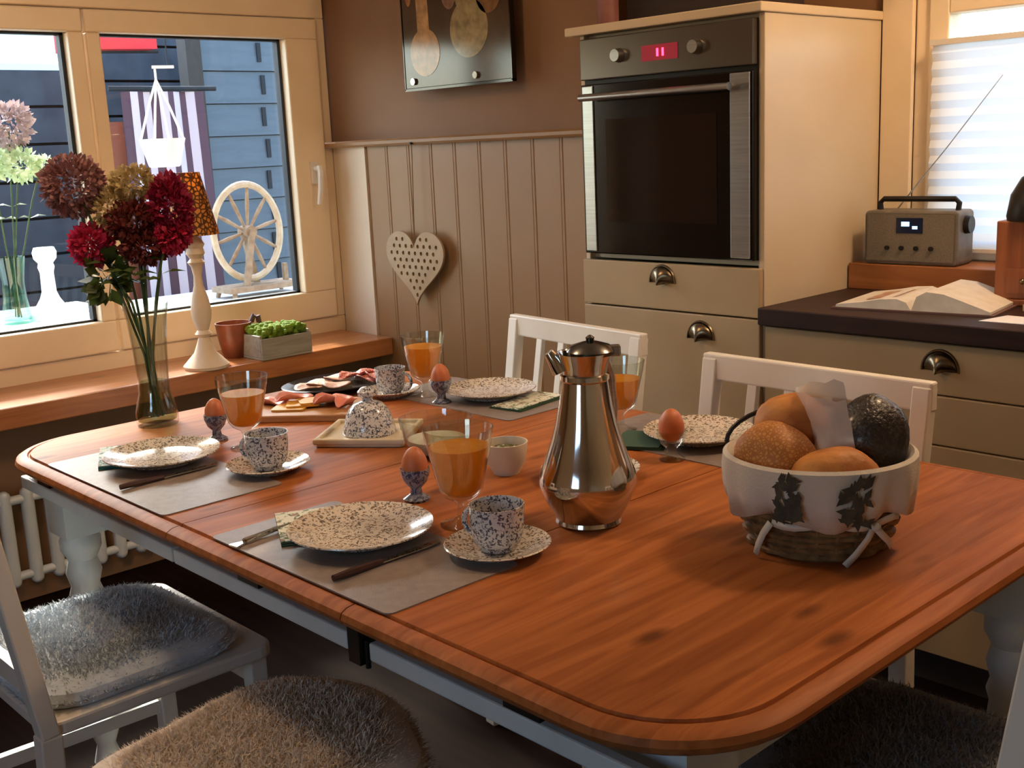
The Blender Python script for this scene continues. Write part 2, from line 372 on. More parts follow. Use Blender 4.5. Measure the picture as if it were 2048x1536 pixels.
# pleated blind hung on the sash
M_blind = mat('blind_fabric', '#f2f5f8', 0.8, trans=0.36)
bl = thing('pleated_blind', 'white pleated blind pulled over the kitchen window', 'blind', (0, 2.945, 0))
pts = []; z = 1.008; k = 0
n_pl = 13; dz = (1.535-1.008)/n_pl
for k in range(n_pl):
    pleat = MB().add([(-1.492, 0, 0), (-0.47, 0, 0), (-0.47, -0.007, dz/2), (-1.492, -0.007, dz/2), (-1.492, 0, dz), (-0.47, 0, dz)], [(0,1,2,3), (3,2,5,4)])
    if k == 0: o = p0 = pleat.build('pleat', M_blind, bl, smooth=False)
    else: o = p0.copy(); COL.objects.link(o)
    o.location = (0, 0, 1.008+k*dz)
box(-1.494, -0.468, -0.016, 0.004, 1.535, 1.549).build('head_rail', M_white, bl, smooth=False)
box(-1.494, -0.468, -0.016, 0.004, 0.998, 1.008).build('bottom_rail', M_white, bl, smooth=False)

# wooden ledge in front of the blind window
tag(MB().prism(rrect(-1.645, -0.30, 2.80, 2.971, 0.003, 2), 0.902, 0.972).build('wooden_ledge', wood('ledge_wood', '#a86a3a', '#824a22', '#5a2c10', 'X', 4, 0.4), smooth=False, bevel=0.004), 'wooden ledge along the back of the dark worktop', 'ledge')

# ------------------------------------------------------------------ radiator under the sill
rd = thing('radiator', 'white column radiator under the window sill', 'radiator', (-3.455, 0, 0))
y = 0.55; fin0 = None
while y < 2.3:
    if fin0 is None:
        b = MB(); b.tube([(0, 0, 0.09), (0, 0, 0.36)], 0.02, 10); b.sphere((0, 0, 0.36), 0.02, n=10, m_=6); b.sphere((0, 0, 0.09), 0.02, n=10, m_=6)
        fin0 = o = b.build('radiator_column', M_greywhite, rd)
    else: o = fin0.copy(); COL.objects.link(o)
    o.location = (0, y, 0); y += 0.068
MB().cyl((0, 0.53, 0.345), (0, 2.31, 0.345), 0.014).build('header_pipe', M_greywhite, rd)
MB().cyl((0, 0.53, 0.105), (0, 2.31, 0.105), 0.014).build('header_pipe', M_greywhite, rd)
b = MB()
for yy in (0.62, 2.2): b.box(-0.012, 0.012, yy-0.012, yy+0.012, 0.0, 0.1)
b.build('foot', M_greywhite, rd)

# ------------------------------------------------------------------ tall oven cabinet
OX0, OX1, OY = -2.262, -1.650, 2.41
tc = thing('tall_cabinet', 'cream tall cabinet housing the built-in oven', 'cabinet', (OX0, OY, 0))
W = OX1-OX0
b = MB(); b.box(0, 0.016, 0, 0.55, 0.1, 1.617); b.box(W-0.018, W, 0, 0.55, 0.1, 1.617); b.box(0.016, W-0.018, 0.53, 0.55, 0.1, 1.617)
b.box(0.016, W-0.018, 0.02, 0.53, 1.0, 1.016); b.box(0.016, W-0.018, 0.02, 0.53, 1.606, 1.617)
b.build('body', M_cab, tc, smooth=False, bevel=0.002)
MB().prism([(-0.035, -0.025), (W+0.006, -0.025), (W+0.006, 0.55), (0.0, 0.55), (0.0, 0.085), (-0.035, 0.085)], 1.617, 1.640).build('top_board', mat('top_board_paint', '#d6c09c', 0.45), tc, smooth=False, bevel=0.003)
box(0.0, W, 0.03, 0.06, 0.0, 0.1).build('plinth', M_cab, tc, smooth=False)
def cup_handle(parent, x, z, y=-0.018, w=0.082):
    """shell-shaped cup pull"""
    vs_ = []; fs_ = []; na, nb = 12, 6
    for i in range(na+1):
        a = PI*i/na
        for j in range(nb+1):
            p = (PI/2)*j/nb
            vs_.append((x+w/2*math.cos(a)*math.cos(p*0.999), y-0.028*math.sin(p)*math.sin(a)**0.6 if 0 < i < na else y, z+0.045*math.sin(a)*math.cos(p)*1.0 - (0.004 if j == nb else 0)))
    for i in range(na):
        for j in range(nb): fs_.append((i*(nb+1)+j, (i+1)*(nb+1)+j, (i+1)*(nb+1)+j+1, i*(nb+1)+j+1))
    h = MB().add(vs_, fs_)
    # thin mounting rim
    h.tube([(x+w/2*1.06*math.cos(PI*i/16), y-0.001, z+0.048*math.sin(PI*i/16)) for i in range(17)], 0.003, 6)
    o = h.build('cup_handle', M_pewter, parent); tag(o, 'pewter cup-shaped drawer pull')
    s_ = o.modifiers.new('thick', 'SOLIDIFY'); s_.thickness = 0.002
    return o
for z0, z1, hx in ((0.872, 0.998, 0.296), (0.56, 0.868, 0.424), (0.105, 0.556, 0.30)):
    d = box(0.003, W-0.003, -0.018, 0.0, z0, z1).build('drawer_front', M_cab_shaded, tc, smooth=False, bevel=0.003)
    cup_handle(d, hx, (0.945 if z0 > 0.8 else z1-0.066))

ov = thing('built_in_oven', 'black glass built-in oven with steel trim and red display', 'oven', (OX0+0.018, OY, 1.017))
ow = W-0.036
box(0, ow, -0.004, 0.50, 0.0, 0.588).build('oven_body', M_darkm, ov, smooth=False)
pan = box(0, ow, -0.022, -0.004, 0.478, 0.588).build('control_panel', mat('panel_steel', '#6a6258', 0.3, 0.9), ov, smooth=False, bevel=0.003)
o = box(0.225, 0.345, -0.0235, -0.022, 0.512, 0.552).build('display', emit('display_glow', '#8a1028', 0.25), pan, smooth=False)
b = MB()
def digit(b, x, z, segs, w=0.010, h=0.020, t=0.003):
    S = {'a': (x, x+w, z+h-t, z+h), 'g': (x, x+w, z+h/2-t/2, z+h/2+t/2), 'd': (x, x+w, z, z+t), 'f': (x, x+t, z+h/2, z+h), 'b': (x+w-t, x+w, z+h/2, z+h), 'e': (x, x+t, z, z+h/2), 'c': (x+w-t, x+w, z, z+h/2)}
    for q in segs: x0, x1, z0, z1 = S[q]; b.box(x0, x1, -0.0250, -0.0236, z0, z1)
for xx, sg in ((0.272, 'bc'), (0.290, 'bc')): digit(b, xx, 0.522, sg, t=0.006)
b.build('display_marks', emit('red_led', '#ff3058', 4.0), o, smooth=False)
for xx in (0.145, 0.405): MB().cyl((xx, -0.022, 0.535), (xx, -0.042, 0.535), 0.019, 0.016, 20).build('knob', M_steel, pan)
dr = box(0.0, ow, -0.022, -0.004, 0.0, 0.466).build('oven_door', M_black, ov, smooth=False, bevel=0.003)
for x0, x1 in ((0.008, 0.048), (ow-0.068, ow-0.008)): box(x0, x1, -0.026, -0.022, 0.006, 0.462).build('steel_strip', M_steel, dr, smooth=False, bevel=0.002)
box(0.09, ow-0.11, -0.0232, -0.022, 0.09, 0.37).build('door_window', mat('smoked_glass', '#1c1512', 0.08), dr, smooth=False)
b = MB(); b.cyl((0.03, -0.058, 0.430), (ow-0.045, -0.058, 0.430), 0.010)
for xx in (0.05, ow-0.07): b.cyl((xx, -0.022, 0.430), (xx, -0.058, 0.430), 0.006)
b.build('door_handle', M_steel, dr)

# ------------------------------------------------------------------ base cabinets and worktop
def base_cabinet(x0, x1, label, zs):
    c = thing('base_cabinet', label, 'cabinet', (x0, 2.42, 0))
    w = x1-x0
    b = MB(); b.box(0, 0.018, 0, 0.55, 0.1, 0.858); b.box(w-0.018, w, 0, 0.55, 0.1, 0.858); b.box(0.018, w-0.018, 0, 0.55, 0.1, 0.118); b.box(0.018, w-0.018, 0.53, 0.55, 0.118, 0.858)
    b.build('body', M_cab, c, smooth=False)
    box(0, w, 0.05, 0.07, 0, 0.1).build('plinth', mat('plinth_dark', '#3a302a', 0.5), c, smooth=False)
    for z0, z1 in zs:
        d = box(0.004, w-0.003, -0.019, -0.001, z0, z1).build('drawer_front', M_cab_shaded, c, smooth=False, bevel=0.003)
        if z0 > 0.7: cup_handle(d, w/2, z1-0.062, y=-0.019)
    return c
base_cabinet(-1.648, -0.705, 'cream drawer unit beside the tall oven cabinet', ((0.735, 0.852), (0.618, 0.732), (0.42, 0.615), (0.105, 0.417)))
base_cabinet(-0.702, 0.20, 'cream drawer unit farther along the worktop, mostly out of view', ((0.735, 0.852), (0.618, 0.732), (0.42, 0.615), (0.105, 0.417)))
tag(MB().prism(rrect(-1.649, 0.3, 2.375, 2.971, 0.004, 2), 0.859, 0.902).build('worktop', M_counter, smooth=False, bevel=0.003), 'dark brown wooden worktop with the open book', 'worktop')

# ------------------------------------------------------------------ dining table
TZ = 0.75
TX0, TX1, TY0, TY1 = -2.475, -0.598, 0.770, 1.865
dt = thing('dining_table', 'orange-brown pine dining table set for breakfast', 'table', (TX0, TY0, 0))
TL, TW = TX1-TX0, TY1-TY0
def table_leaf(xa, xb):
    rings = [(0.032, TZ), (0.0295, TZ-0.0045), (0.0275, TZ-0.0045), (0.025, TZ-0.0015), (0.012, TZ-0.003), (0.003, TZ-0.008), (0.0, TZ-0.016), (0.004, TZ-0.024), (0.012, TZ-0.030)]
    bm_ = bmesh.new(); prev = None; first = None
    for d, z in rings:
        ring = [bm_.verts.new((x, y, z)) for x, y in rrect(d, TL-d, d, TW-d, 0.17-d, 10)]
        if prev:
            n = len(ring)
            for k in range(n): bm_.faces.new((prev[k], prev[(k+1) % n], ring[(k+1) % n], ring[k]))
        else: bm_.faces.new(ring)
        prev = ring
    bm_.faces.new(list(reversed(prev)))
    bmesh.ops.recalc_face_normals(bm_, faces=bm_.faces)
    for px, clear_out in ((xa, False), (xb, True)):
        if px is None: continue
        g = bm_.verts[:]+bm_.edges[:]+bm_.faces[:]
        res = bmesh.ops.bisect_plane(bm_, geom=g, plane_co=(px, 0, 0), plane_no=(1, 0, 0), clear_outer=clear_out, clear_inner=not clear_out)
        bmesh.ops.contextual_create(bm_, geom=[e for e in res['geom_cut'] if isinstance(e, bmesh.types.BMEdge)])
    me = bpy.data.meshes.new('table_leaf'); bm_.to_mesh(me); bm_.free()
    return link_mesh('table_leaf', me, M_table, dt, smooth=True)
J1, J2 = 0.80, 1.29
table_leaf(None, J1-0.0012); table_leaf(J1+0.0012, J2-0.0012); table_leaf(J2+0.0012, None)
# apron boards, outer rail, legs
for nm, (x0, x1, y0, y1) in (('apron', (0.13, TL-0.13, 0.085, 0.105)), ('apron', (0.13, TL-0.13, TW-0.105, TW-0.085)), ('apron', (0.10, 0.12, 0.13, TW-0.13)), ('apron', (TL-0.12, TL-0.10, 0.13, TW-0.13))):
    box(x0, x1, y0, y1, 0.63, 0.72).build(nm, M_greywhite, dt, smooth=False)
for x0, x1 in ((0.08, J1-0.045), (J1-0.04, J2-0.03), (J2+0.02, TL-0.06)):
    box(x0, x1, 0.028, 0.045, 0.672, 0.698).build('edge_rail', M_greywhite, dt, smooth=False, bevel=0.003)
for x in (0.2, 1.0, 1.6): box(x-0.03, x+0.03, 0.030, 0.10, 0.698, 0.719).build('rail_bracket', M_darkm, dt, smooth=False)
b = MB(); b.box(J2-0.016, J2+0.010, 0.020, 0.06, 0.664, 0.719); b.cyl((J2+0.014, 0.03, 0.66), (J2+0.014, 0.03, 0.70), 0.004)
tag(b.build('leaf_catch', M_darkm, dt), 'black metal leaf catch')
leg_prof = [(0.018, 0.0), (0.030, 0.02), (0.024, 0.045), (0.020, 0.06), (0.034, 0.10), (0.042, 0.20), (0.040, 0.30), (0.030, 0.40), (0.036, 0.42), (0.030, 0.44), (0.038, 0.47), (0.030, 0.50), (0.043, 0.525), (0.043, 0.545), (0.036, 0.56)]
for x, y in ((0.12, 0.12), (TL-0.12, 0.12), (0.12, TW-0.12), (TL-0.12, TW-0.12)):
    b = MB(); b.lathe(leg_prof, 20, (x, y, 0)); b.box(x-0.045, x+0.045, y-0.045, y+0.045, 0.56, 0.72)
    b.build('leg', M_greywhite, dt)

# ------------------------------------------------------------------ chairs
def make_chair(label, loc, rz, group, w=0.50, slats=4, seat_w=0.46, h=0.875):
    """slatted white chair: faces local -y, back at y=+0.2"""
    c = thing('slat_back_chair', label, 'chair', loc, rz, group)
    MB().prism(rrect(-seat_w/2, seat_w/2, -0.23, 0.19, 0.03, 4), 0.435, 0.46).build('seat', M_white, c, smooth=False, bevel=0.005)
    for s in (-1, 1):
        xx = s*(w/2-0.019)
        b = MB(); b.bar((xx, 0.20, 0.0), (xx, 0.185, 0.44), 0.036, 0.036); b.bar((xx, 0.185, 0.44), (xx, 0.245, h-0.01), 0.036, 0.030)
        b.build('rear_post', M_white, c, smooth=False, bevel=0.003)
        b = MB(); b.bar((s*(seat_w/2-0.03), -0.20, 0.0), (s*(seat_w/2-0.03), -0.20, 0.436), 0.034, 0.034); b.build('leg', M_white, c, smooth=False, bevel=0.003)
        b = MB(); b.bar((s*(seat_w/2-0.03), -0.183, 0.20), (xx, 0.18, 0.20), 0.018, 0.028); b.build('stretcher', M_white, c, smooth=False)
    b = MB(); b.bar((-w/2, 0.245, h-0.027), (w/2, 0.245, h-0.027), 0.024, 0.056); b.build('top_rail', M_white, c, smooth=False, bevel=0.004)
    b = MB(); b.bar((-w/2+0.037, 0.192, 0.52), (w/2-0.037, 0.192, 0.52), 0.018, 0.035); b.build('lower_rail', M_white, c, smooth=False)
    b = MB(); b.box(-seat_w/2+0.04, seat_w/2-0.04, -0.205, -0.187, 0.385, 0.436); b.build('seat_rail', M_white, c, smooth=False)
    for k in range(slats):
        xx = -w/2+0.037+(w-0.074)*(k+1)/(slats+1)
        b = MB(); b.bar((xx, 0.194, 0.53), (xx, 0.243, h-0.05), 0.024, 0.014); b.build('slat', M_white, c, smooth=False, bevel=0.002)
    return c
G_CH = 'white slatted chairs round the table'
make_chair('white slat-back chair behind the table, nearest the hanging heart', (-2.03, 1.835, 0), R(-6.5), G_CH, w=0.525, slats=4)
make_chair('white slat-back chair behind the bread basket', (-1.222, 1.690, 0), R(-1.5), G_CH, w=0.525, slats=4)
make_chair('white open-back chair at the left front with a grey fur seat', (-1.965, 0.755, 0), R(180), G_CH, w=0.47, slats=0)
make_chair('white slat-back chair at the right-hand end of the table', (-0.668, 1.34, 0), R(-90), G_CH, w=0.46, slats=4)

# fur pads
def fur_pad(name, label, loc, rz, outline, z, th, col, col2, n, ln, cat='fur pad'):
    """soft pad with a pile of fine hairs; outline in local xy"""
    t = thing(name, label, cat, (loc[0], loc[1], z), rz)
    pad = MB(); nn = len(outline)
    rings = []
    for sc, zz in ((0.97, 0.0), (1.0, th*0.35), (0.97, th*0.7), (0.86, th*0.93), (0.6, th), (0.25, th)):
        rings.append([(x*sc, y*sc, zz) for x, y in outline])
    vs_ = [p for r_ in rings for p in r_]; fs_ = []
    for i in range(len(rings)-1):
        for k in range(nn): fs_.append((i*nn+k, i*nn+(k+1) % nn, (i+1)*nn+(k+1) % nn, (i+1)*nn+k))
    fs_ += [tuple(reversed(range(nn))), tuple(range((len(rings)-1)*nn, len(rings)*nn))]
    pad.add(vs_, fs_)
    M_ = mat('fur_'+col, col, 0.9, var=col2, scale=14, sheen=0.3)
    pad.build('pad', M_, t)
    rnd = random.Random(hash(col) & 255); h = MB()
    dense = []
    for i in range(nn):
        (xa, ya), (xb, yb) = outline[i], outline[(i+1) % nn]; k_ = max(1, int(math.hypot(xb-xa, yb-ya)/0.012))
        dense += [(xa+(xb-xa)*j/k_, ya+(yb-ya)*j/k_) for j in range(k_)]
    xs = [p[0] for p in outline]; ys = [p[1] for p in outline]
    def scale_at(x, y):
        a = math.atan2(y, x); best = min(dense, key=lambda p: abs((math.atan2(p[1], p[0])-a+PI) % (2*PI)-PI))
        return math.hypot(x, y)/max(1e-6, math.hypot(*best))
    cnt = 0
    while cnt < n:
        x = rnd.uniform(min(xs), max(xs)); y = rnd.uniform(min(ys), max(ys)); s_ = scale_at(x, y)
        if s_ > 1.0: continue
        zz = th*(1.0 if s_ < 0.6 else max(0.25, 1-((s_-0.6)/0.4)**2*0.75))
        rad = Vector((x, y, 0)).normalized() if s_ > 0 else Vector((1,0,0))
        d = (Vector((rnd.gauss(0, .35), rnd.gauss(0, .35), 0.75))+rad*max(0, s_-0.5)*2.0).normalized()*ln*rnd.uniform(.6, 1.2)
        sd = Vector((rnd.gauss(0,1), rnd.gauss(0,1), 0)).normalized()*0.0011
        p = Vector((x, y, zz-0.003)); bend = Vector((rnd.gauss(0,.3), rnd.gauss(0,.3), -0.25))*ln*0.6
        h.add([p-sd, p+sd, p+d*0.6+sd*0.8, p+d*0.6-sd*0.8, p+d+bend], [(0,1,2,3), (3,2,4)])
        cnt += 1
    me = bpy.data.meshes.new('pile'); me.from_pydata(h.v, [], h.f); me.update()
    o = link_mesh('pile', me, M_, t, smooth=False); o['kind'] = 'stuff'
    return t
fur_pad('fur_seat_pad', 'blue-grey fur seat pad on the left front chair', (-1.965, 0.755), 0, [(x*1.0, y) for x, y in rrect(-0.215, 0.215, -0.19, 0.19, 0.09, 6)], 0.462, 0.035, '#ccd4dc', '#b0bac4', 14000, 0.02)
fur_pad('fur_seat_pad', 'dark grey fur seat pad on the right-hand end chair', (-0.668, 1.34), 0, rrect(-0.205, 0.165, -0.195, 0.195, 0.08, 6), 0.462, 0.035, '#6a6864', '#504e4a', 8000, 0.02)
st = thing('stool', 'low wooden stool hidden under the beige sheepskin', 'stool', (-1.36, 0.735, 0))
MB().prism(rrect(-0.17, 0.17, -0.16, 0.16, 0.03, 4), 0.42, 0.45).build('seat', M_white, st, smooth=False)
for sx in (-1, 1):
    for sy in (-1, 1): MB().bar((sx*0.17, sy*0.13, 0), (sx*0.15, sy*0.12, 0.42), 0.035).build('leg', M_white, st, smooth=False)
ol = []
for k in range(48):
    a = 2*PI*k/48; r_ = 1+0.06*math.sin(3*a+0.7)+0.04*math.sin(5*a)
    ol.append((0.205*r_*math.copysign(abs(math.cos(a))**0.8, math.cos(a)), 0.235*r_*math.copysign(abs(math.sin(a))**0.8, math.sin(a))))
fur_pad('sheepskin', 'beige sheepskin lying over the stool in the foreground', (-1.36, 0.735), 0, ol, 0.452, 0.055, '#f0e0cc', '#dccab4', 26000, 0.02, cat='sheepskin')

# ------------------------------------------------------------------ table ware
def plate(name, label, x, y, r=0.11, z=TZ, rz=0.0, group='sprigged breakfast plates', mt=None):
    p = MB().lathe([(r*0.60, 0.0), (r*0.62, 0.003), (r*0.68, 0.006), (r*0.95, 0.016), (r, 0.019), (r*0.995, 0.021), (r*0.93, 0.0185), (r*0.70, 0.010), (r*0.60, 0.0085), (0.002, 0.0085)], 40).build(name, mt or M_china)
    p.location = (x, y, z); p.rotation_euler[2] = rz
    return tag(p, label, 'plate', group)
def saucer(label, x, y, r=0.079, z=TZ):
    p = MB().lathe([(r*0.5, 0), (r*0.54, 0.003), (r*0.95, 0.015), (r, 0.018), (r*0.98, 0.0195), (r*0.6, 0.0075), (r*0.5, 0.006), (0.002, 0.006)], 36).build('saucer', M_china)
    p.location = (x, y, z); return tag(p, label, 'saucer', 'sprigged saucers')
def cup(label, x, y, z, rz=0.0, r=0.041, h=0.068):
    c = thing('coffee_cup', label, 'cup', (x, y, z), rz, 'sprigged coffee cups')
    MB().lathe([(r*0.62, 0), (r*0.64, 0.004), (r*0.80, 0.010), (r*0.92, 0.022), (r*0.965, 0.04), (r, h), (r*0.96, h), (r*0.92, 0.04), (r*0.86, 0.022), (r*0.7, 0.010), (0.002, 0.008)], 32).build('cup_body', M_china2, c)
    MB().tube([(r*0.93+0.024*math.sin(a)+0.002*0, 0, h*0.50+0.021*math.cos(a)) for a in [PI*k/12 for k in range(13)]], 0.0042, 8).build('cup_handle', M_china2, c)
    return c
def juice_glass(label, x, y, rz=0.0, s=1.0, r=0.053, h=0.150, fill=0.105):
    """short stemmed goblet"""
    g = thing('juice_glass', label, 'glass', (x, y, TZ), rz, 'stemmed juice glasses')
    pr = [(0.034, 0), (0.034, 0.003), (0.016, 0.007), (0.008, 0.014), (0.007, 0.030), (0.012, 0.038), (0.026, 0.046), (0.033, 0.056), (0.0385, 0.080), (0.044, 0.105), (r*0.94, 0.130), (r, h)]
    inner = [(r-0.0018, h), (r*0.94-0.0018, 0.130), (0.0422, 0.105), (0.0367, 0.080), (0.031, 0.058), (0.022, 0.049), (0.002, 0.046)]
    MB().lathe([(a*s, b_*s) for a, b_ in pr+inner], 32).build('goblet', M_tumbler, g)
    jp = [(0.002, 0.0465), (0.0215, 0.0495), (0.0305, 0.0585), (0.0362, 0.080), (0.0416, 0.105), (0.0416+(fill-0.105)*0.2, fill), (0.002, fill)]
    MB().lathe([(a*s, b_*s) for a, b_ in jp], 28).build('juice', M_juice, g)
    return g
M_eggcup = china('eggcup_glaze', ground='#8c93a4', ink='#3c4460', ink2='#585e70', scale=60)
def egg_set(lab_cup, lab_egg, x, y, glass=False, s=1.0):
    c = MB().lathe([(0.021*s, 0), (0.022*s, 0.004), (0.010*s, 0.012), (0.009*s, 0.022), (0.018*s, 0.032), (0.0235*s, 0.046), (0.024*s, 0.056), (0.022*s, 0.056), (0.020*s, 0.045), (0.010*s, 0.034), (0.002, 0.033)], 24).build('egg_cup', M_tumbler if glass else M_eggcup)
    c.location = (x, y, TZ); tag(c, lab_cup, 'egg cup', 'egg cups')
    e = MB().sphere((0, 0, 0), 0.0212*s, 0.0212*s, 0.028*s, 20, 14, egg=0.12).build('boiled_egg', M_egg)
    e.location = (x, y, TZ+0.0625+0.028*(s-1)); tag(e, lab_egg, 'egg', 'boiled eggs')
def rot_rect(cx, cy, w, d, a, r=0.01, k=4):
    ca, sa_ = math.cos(a), math.sin(a)
    return [(cx+x*ca-y*sa_, cy+x*sa_+y*ca) for x, y in rrect(-w/2, w/2, -d/2, d/2, r, k)]
def placemat(label, cx, cy, w, d, a=0.0):
    o = MB().prism(rrect(-w/2, w/2, -d/2, d/2, 0.012, 4), 0, 0.002).build('placemat', M_mat, smooth=False)
    o.location = (cx, cy, TZ); o.rotation_euler[2] = a; return tag(o, label, 'placemat', 'grey placemats')
def napkin(label, cx, cy, w, d, a, z, mt, em):
    t = thing('folded_napkin', label, 'napkin', (cx, cy, z), a, 'folded paper napkins')
    for k in range(3):
        o = MB().prism([(-w/2+k*0.004, -d/2), (w/2-k*0.004, -d/2), (w/2-k*0.004, d/2), (-w/2+k*0.004, d/2)], 0.0003+k*0.0022, 0.0021+k*0.0022).build('napkin_layer', mt if k == 2 else em, t, smooth=False)
    return t
def knife(label, x, y, a, z, L_=0.20):
    t = thing('table_knife', label, 'knife', (x, y, z), a, 'table knives')
    MB().tube([(0, 0, 0.006), (0, 0.03, 0.006), (0, 0.085, 0.005)], [0.005, 0.006, 0.0045], 8).build('handle', mat('dark_wood_handle', '#3a1c1a', 0.4), t)
    MB().prism([(-0.0045, 0.085), (0.0045, 0.085), (0.007, 0.16), (0.004, 0.195), (-0.004, 0.20), (-0.006, 0.16)], 0.0035, 0.005).build('blade', M_chrome, t, smooth=False)
    return t

placemat('grey placemat under the nearest plate', -1.345, 0.915, 0.46, 0.235)
placemat('grey placemat under the plate beside the flower vase', -1.985, 0.915, 0.50, 0.235)
placemat('grey placemat under the plate nearest the hanging heart', -1.975, 1.72, 0.46, 0.24)
placemat('grey placemat under the plate left of the bread basket', -1.335, 1.715, 0.44, 0.24)
mz = TZ+0.0022
plate('breakfast_plate', 'sprigged plate nearest the viewer, beside the jug', -1.376, 0.945, 0.112, mz+0.004)
plate('breakfast_plate', 'sprigged plate in front of the flower vase', -2.050, 0.955, 0.112, mz+0.004)
plate('breakfast_plate', 'sprigged plate at the far left, before the nearer-to-window slat chair', -1.950, 1.735, 0.108, mz+0.004)
plate('breakfast_plate', 'sprigged plate behind the egg, left of the bread basket', -1.325, 1.715, 0.108, mz+0.004)
napkin('green-edged napkin tucked under the nearest plate', -1.485, 0.935, 0.16, 0.12, R(-28), mz, M_nap1, M_edge_g)
napkin('teal-edged napkin tucked under the plate by the vase', -2.150, 0.935, 0.17, 0.12, R(-25), mz, M_nap2, M_edge_t)
napkin('pale folded napkin beside the far left plate', -1.835, 1.745, 0.09, 0.17, R(8), mz, M_nap1, M_edge_g)
napkin('green folded napkin between jug and far right egg', -1.405, 1.64, 0.10, 0.12, R(30), mz, M_edge_g, M_edge_g)
knife('dark-handled knife on the nearest placemat', -1.262, 0.815, R(2), mz)
knife('dark-handled knife on the placemat by the vase', -1.935, 0.815, R(2), mz)
fk = thing('table_fork', 'steel fork lying left of the nearest plate', 'fork', (-1.50, 0.815, mz), R(8))
b = MB(); b.tube([(0, 0, 0.004), (0, 0.06, 0.006), (0, 0.10, 0.004)], [0.006, 0.004, 0.003], 8); b.build('handle', M_chrome, fk)
b = MB(); b.prism([(-0.003, -0.0), (0.003, 0.0), (0.010, -0.022), (-0.010, -0.022)], 0.002, 0.0045)
b.build('neck', M_chrome, fk)

saucer('saucer under the nearest coffee cup', -1.174, 1.043)
cup('sprigged coffee cup in front of the metal jug', -1.176, 1.046, TZ+0.0068, R(190))
saucer('saucer under the coffee cup beside the butter dish', -1.832, 1.060)
cup('sprigged coffee cup beside the butter dish', -1.834, 1.062, TZ+0.0068, R(200))
saucer('saucer under the far coffee cup near the ham', -2.165, 1.605, 0.07)
cup('sprigged coffee cup behind the butter dish, by the far juice glass', -2.166, 1.606, TZ+0.0065, R(20), 0.037, 0.064)
juice_glass('juice glass in front of the white bowl, nearest the viewer', -1.312, 1.095, s=1.05, fill=0.122)
juice_glass('juice glass between egg and coffee cup by the vase', -2.020, 1.125, fill=0.115)
juice_glass('juice glass in front of the panelled wall, farthest left', -2.095, 1.655, fill=0.122)
juice_glass('juice glass half hidden behind the metal jug', -1.505, 1.690, s=0.97, fill=0.112)
egg_set('glazed egg cup left of the nearest juice glass', 'brown egg left of the nearest juice glass', -1.470, 1.128, s=1.05)
egg_set('glazed egg cup by the vase', 'brown egg standing by the vase', -2.130, 1.118)
egg_set('egg cup in front of the far left plate', 'brown egg in front of the far left plate', -2.005, 1.63, s=1.05)
egg_set('clear glass egg cup right of the jug', 'brown egg right of the metal jug', -1.285, 1.582, glass=True, s=1.12)

# butter dish: square tray and a domed sprigged cover
bd = thing('butter_dish', 'sprigged butter dish with domed cover on a square tray', 'butter dish', (-1.885, 1.335, TZ), R(38))
b = MB(); b.prism(rrect(-0.092, 0.092, -0.085, 0.085, 0.012, 4), 0.0, 0.010)
for x0, x1, y0, y1 in ((-0.095, 0.095, -0.088, -0.078), (-0.095, 0.095, 0.078, 0.088), (-0.095, -0.085, -0.078, 0.078), (0.085, 0.095, -0.078, 0.078)): b.box(x0, x1, y0, y1, 0.006, 0.018)
b.build('tray', mat('cream_glaze', '#d9cdb4', 0.2, var='#d2c4a8'), bd, smooth=False, bevel=0.003)
cv = MB().lathe([(0.055, 0.0105), (0.056, 0.014), (0.052, 0.030), (0.046, 0.050), (0.038, 0.064), (0.030, 0.072), (0.012, 0.078), (0.010, 0.084), (0.019, 0.090), (0.020, 0.098), (0.012, 0.106), (0.002, 0.108)], 32).build('cover', M_china2, bd)

# serving bowls
wbw = thing('dip_bowl', 'small white bowl with green olives, behind the nearest juice glass', 'bowl', (-1.468, 1.335, TZ))
MB().lathe([(0.024, 0), (0.025, 0.004), (0.036, 0.022), (0.041, 0.058), (0.0385, 0.058), (0.034, 0.024), (0.020, 0.012), (0.002, 0.010)], 28).build('bowl_body', mat('cream_bowl', '#d9cdb8', 0.3), wbw)
b = MB()
for k in range(9):
    a = 2.4*k; r_ = 0.008*math.sqrt(k+0.3)
    b.sphere((r_*math.cos(a), r_*math.sin(a), 0.040+0.003*(k % 3)), 0.009, 0.008, 0.008, 10, 6)
b.build('olives', mat('olive_green', '#6b6a2a', 0.35, var='#3a3a18', scale=50), wbw)
gb = thing('glass_bowl', 'clear glass bowl with jam behind the nearest juice glass', 'bowl', (-1.665, 1.335, TZ))
MB().lathe([(0.040, 0), (0.042, 0.004), (0.062, 0.030), (0.072, 0.075), (0.070, 0.075), (0.060, 0.031), (0.040, 0.007), (0.002, 0.006)], 32).build('bowl_body', M_tumbler, gb)
MB().lathe([(0.002, 0.007), (0.040, 0.008), (0.054, 0.024), (0.056, 0.034), (0.03, 0.040), (0.002, 0.040)], 24).build('cream_cheese', mat('cream_cheese', '#cfcabb', 0.6, var='#b9b49c', scale=30, bump=0.3), gb)

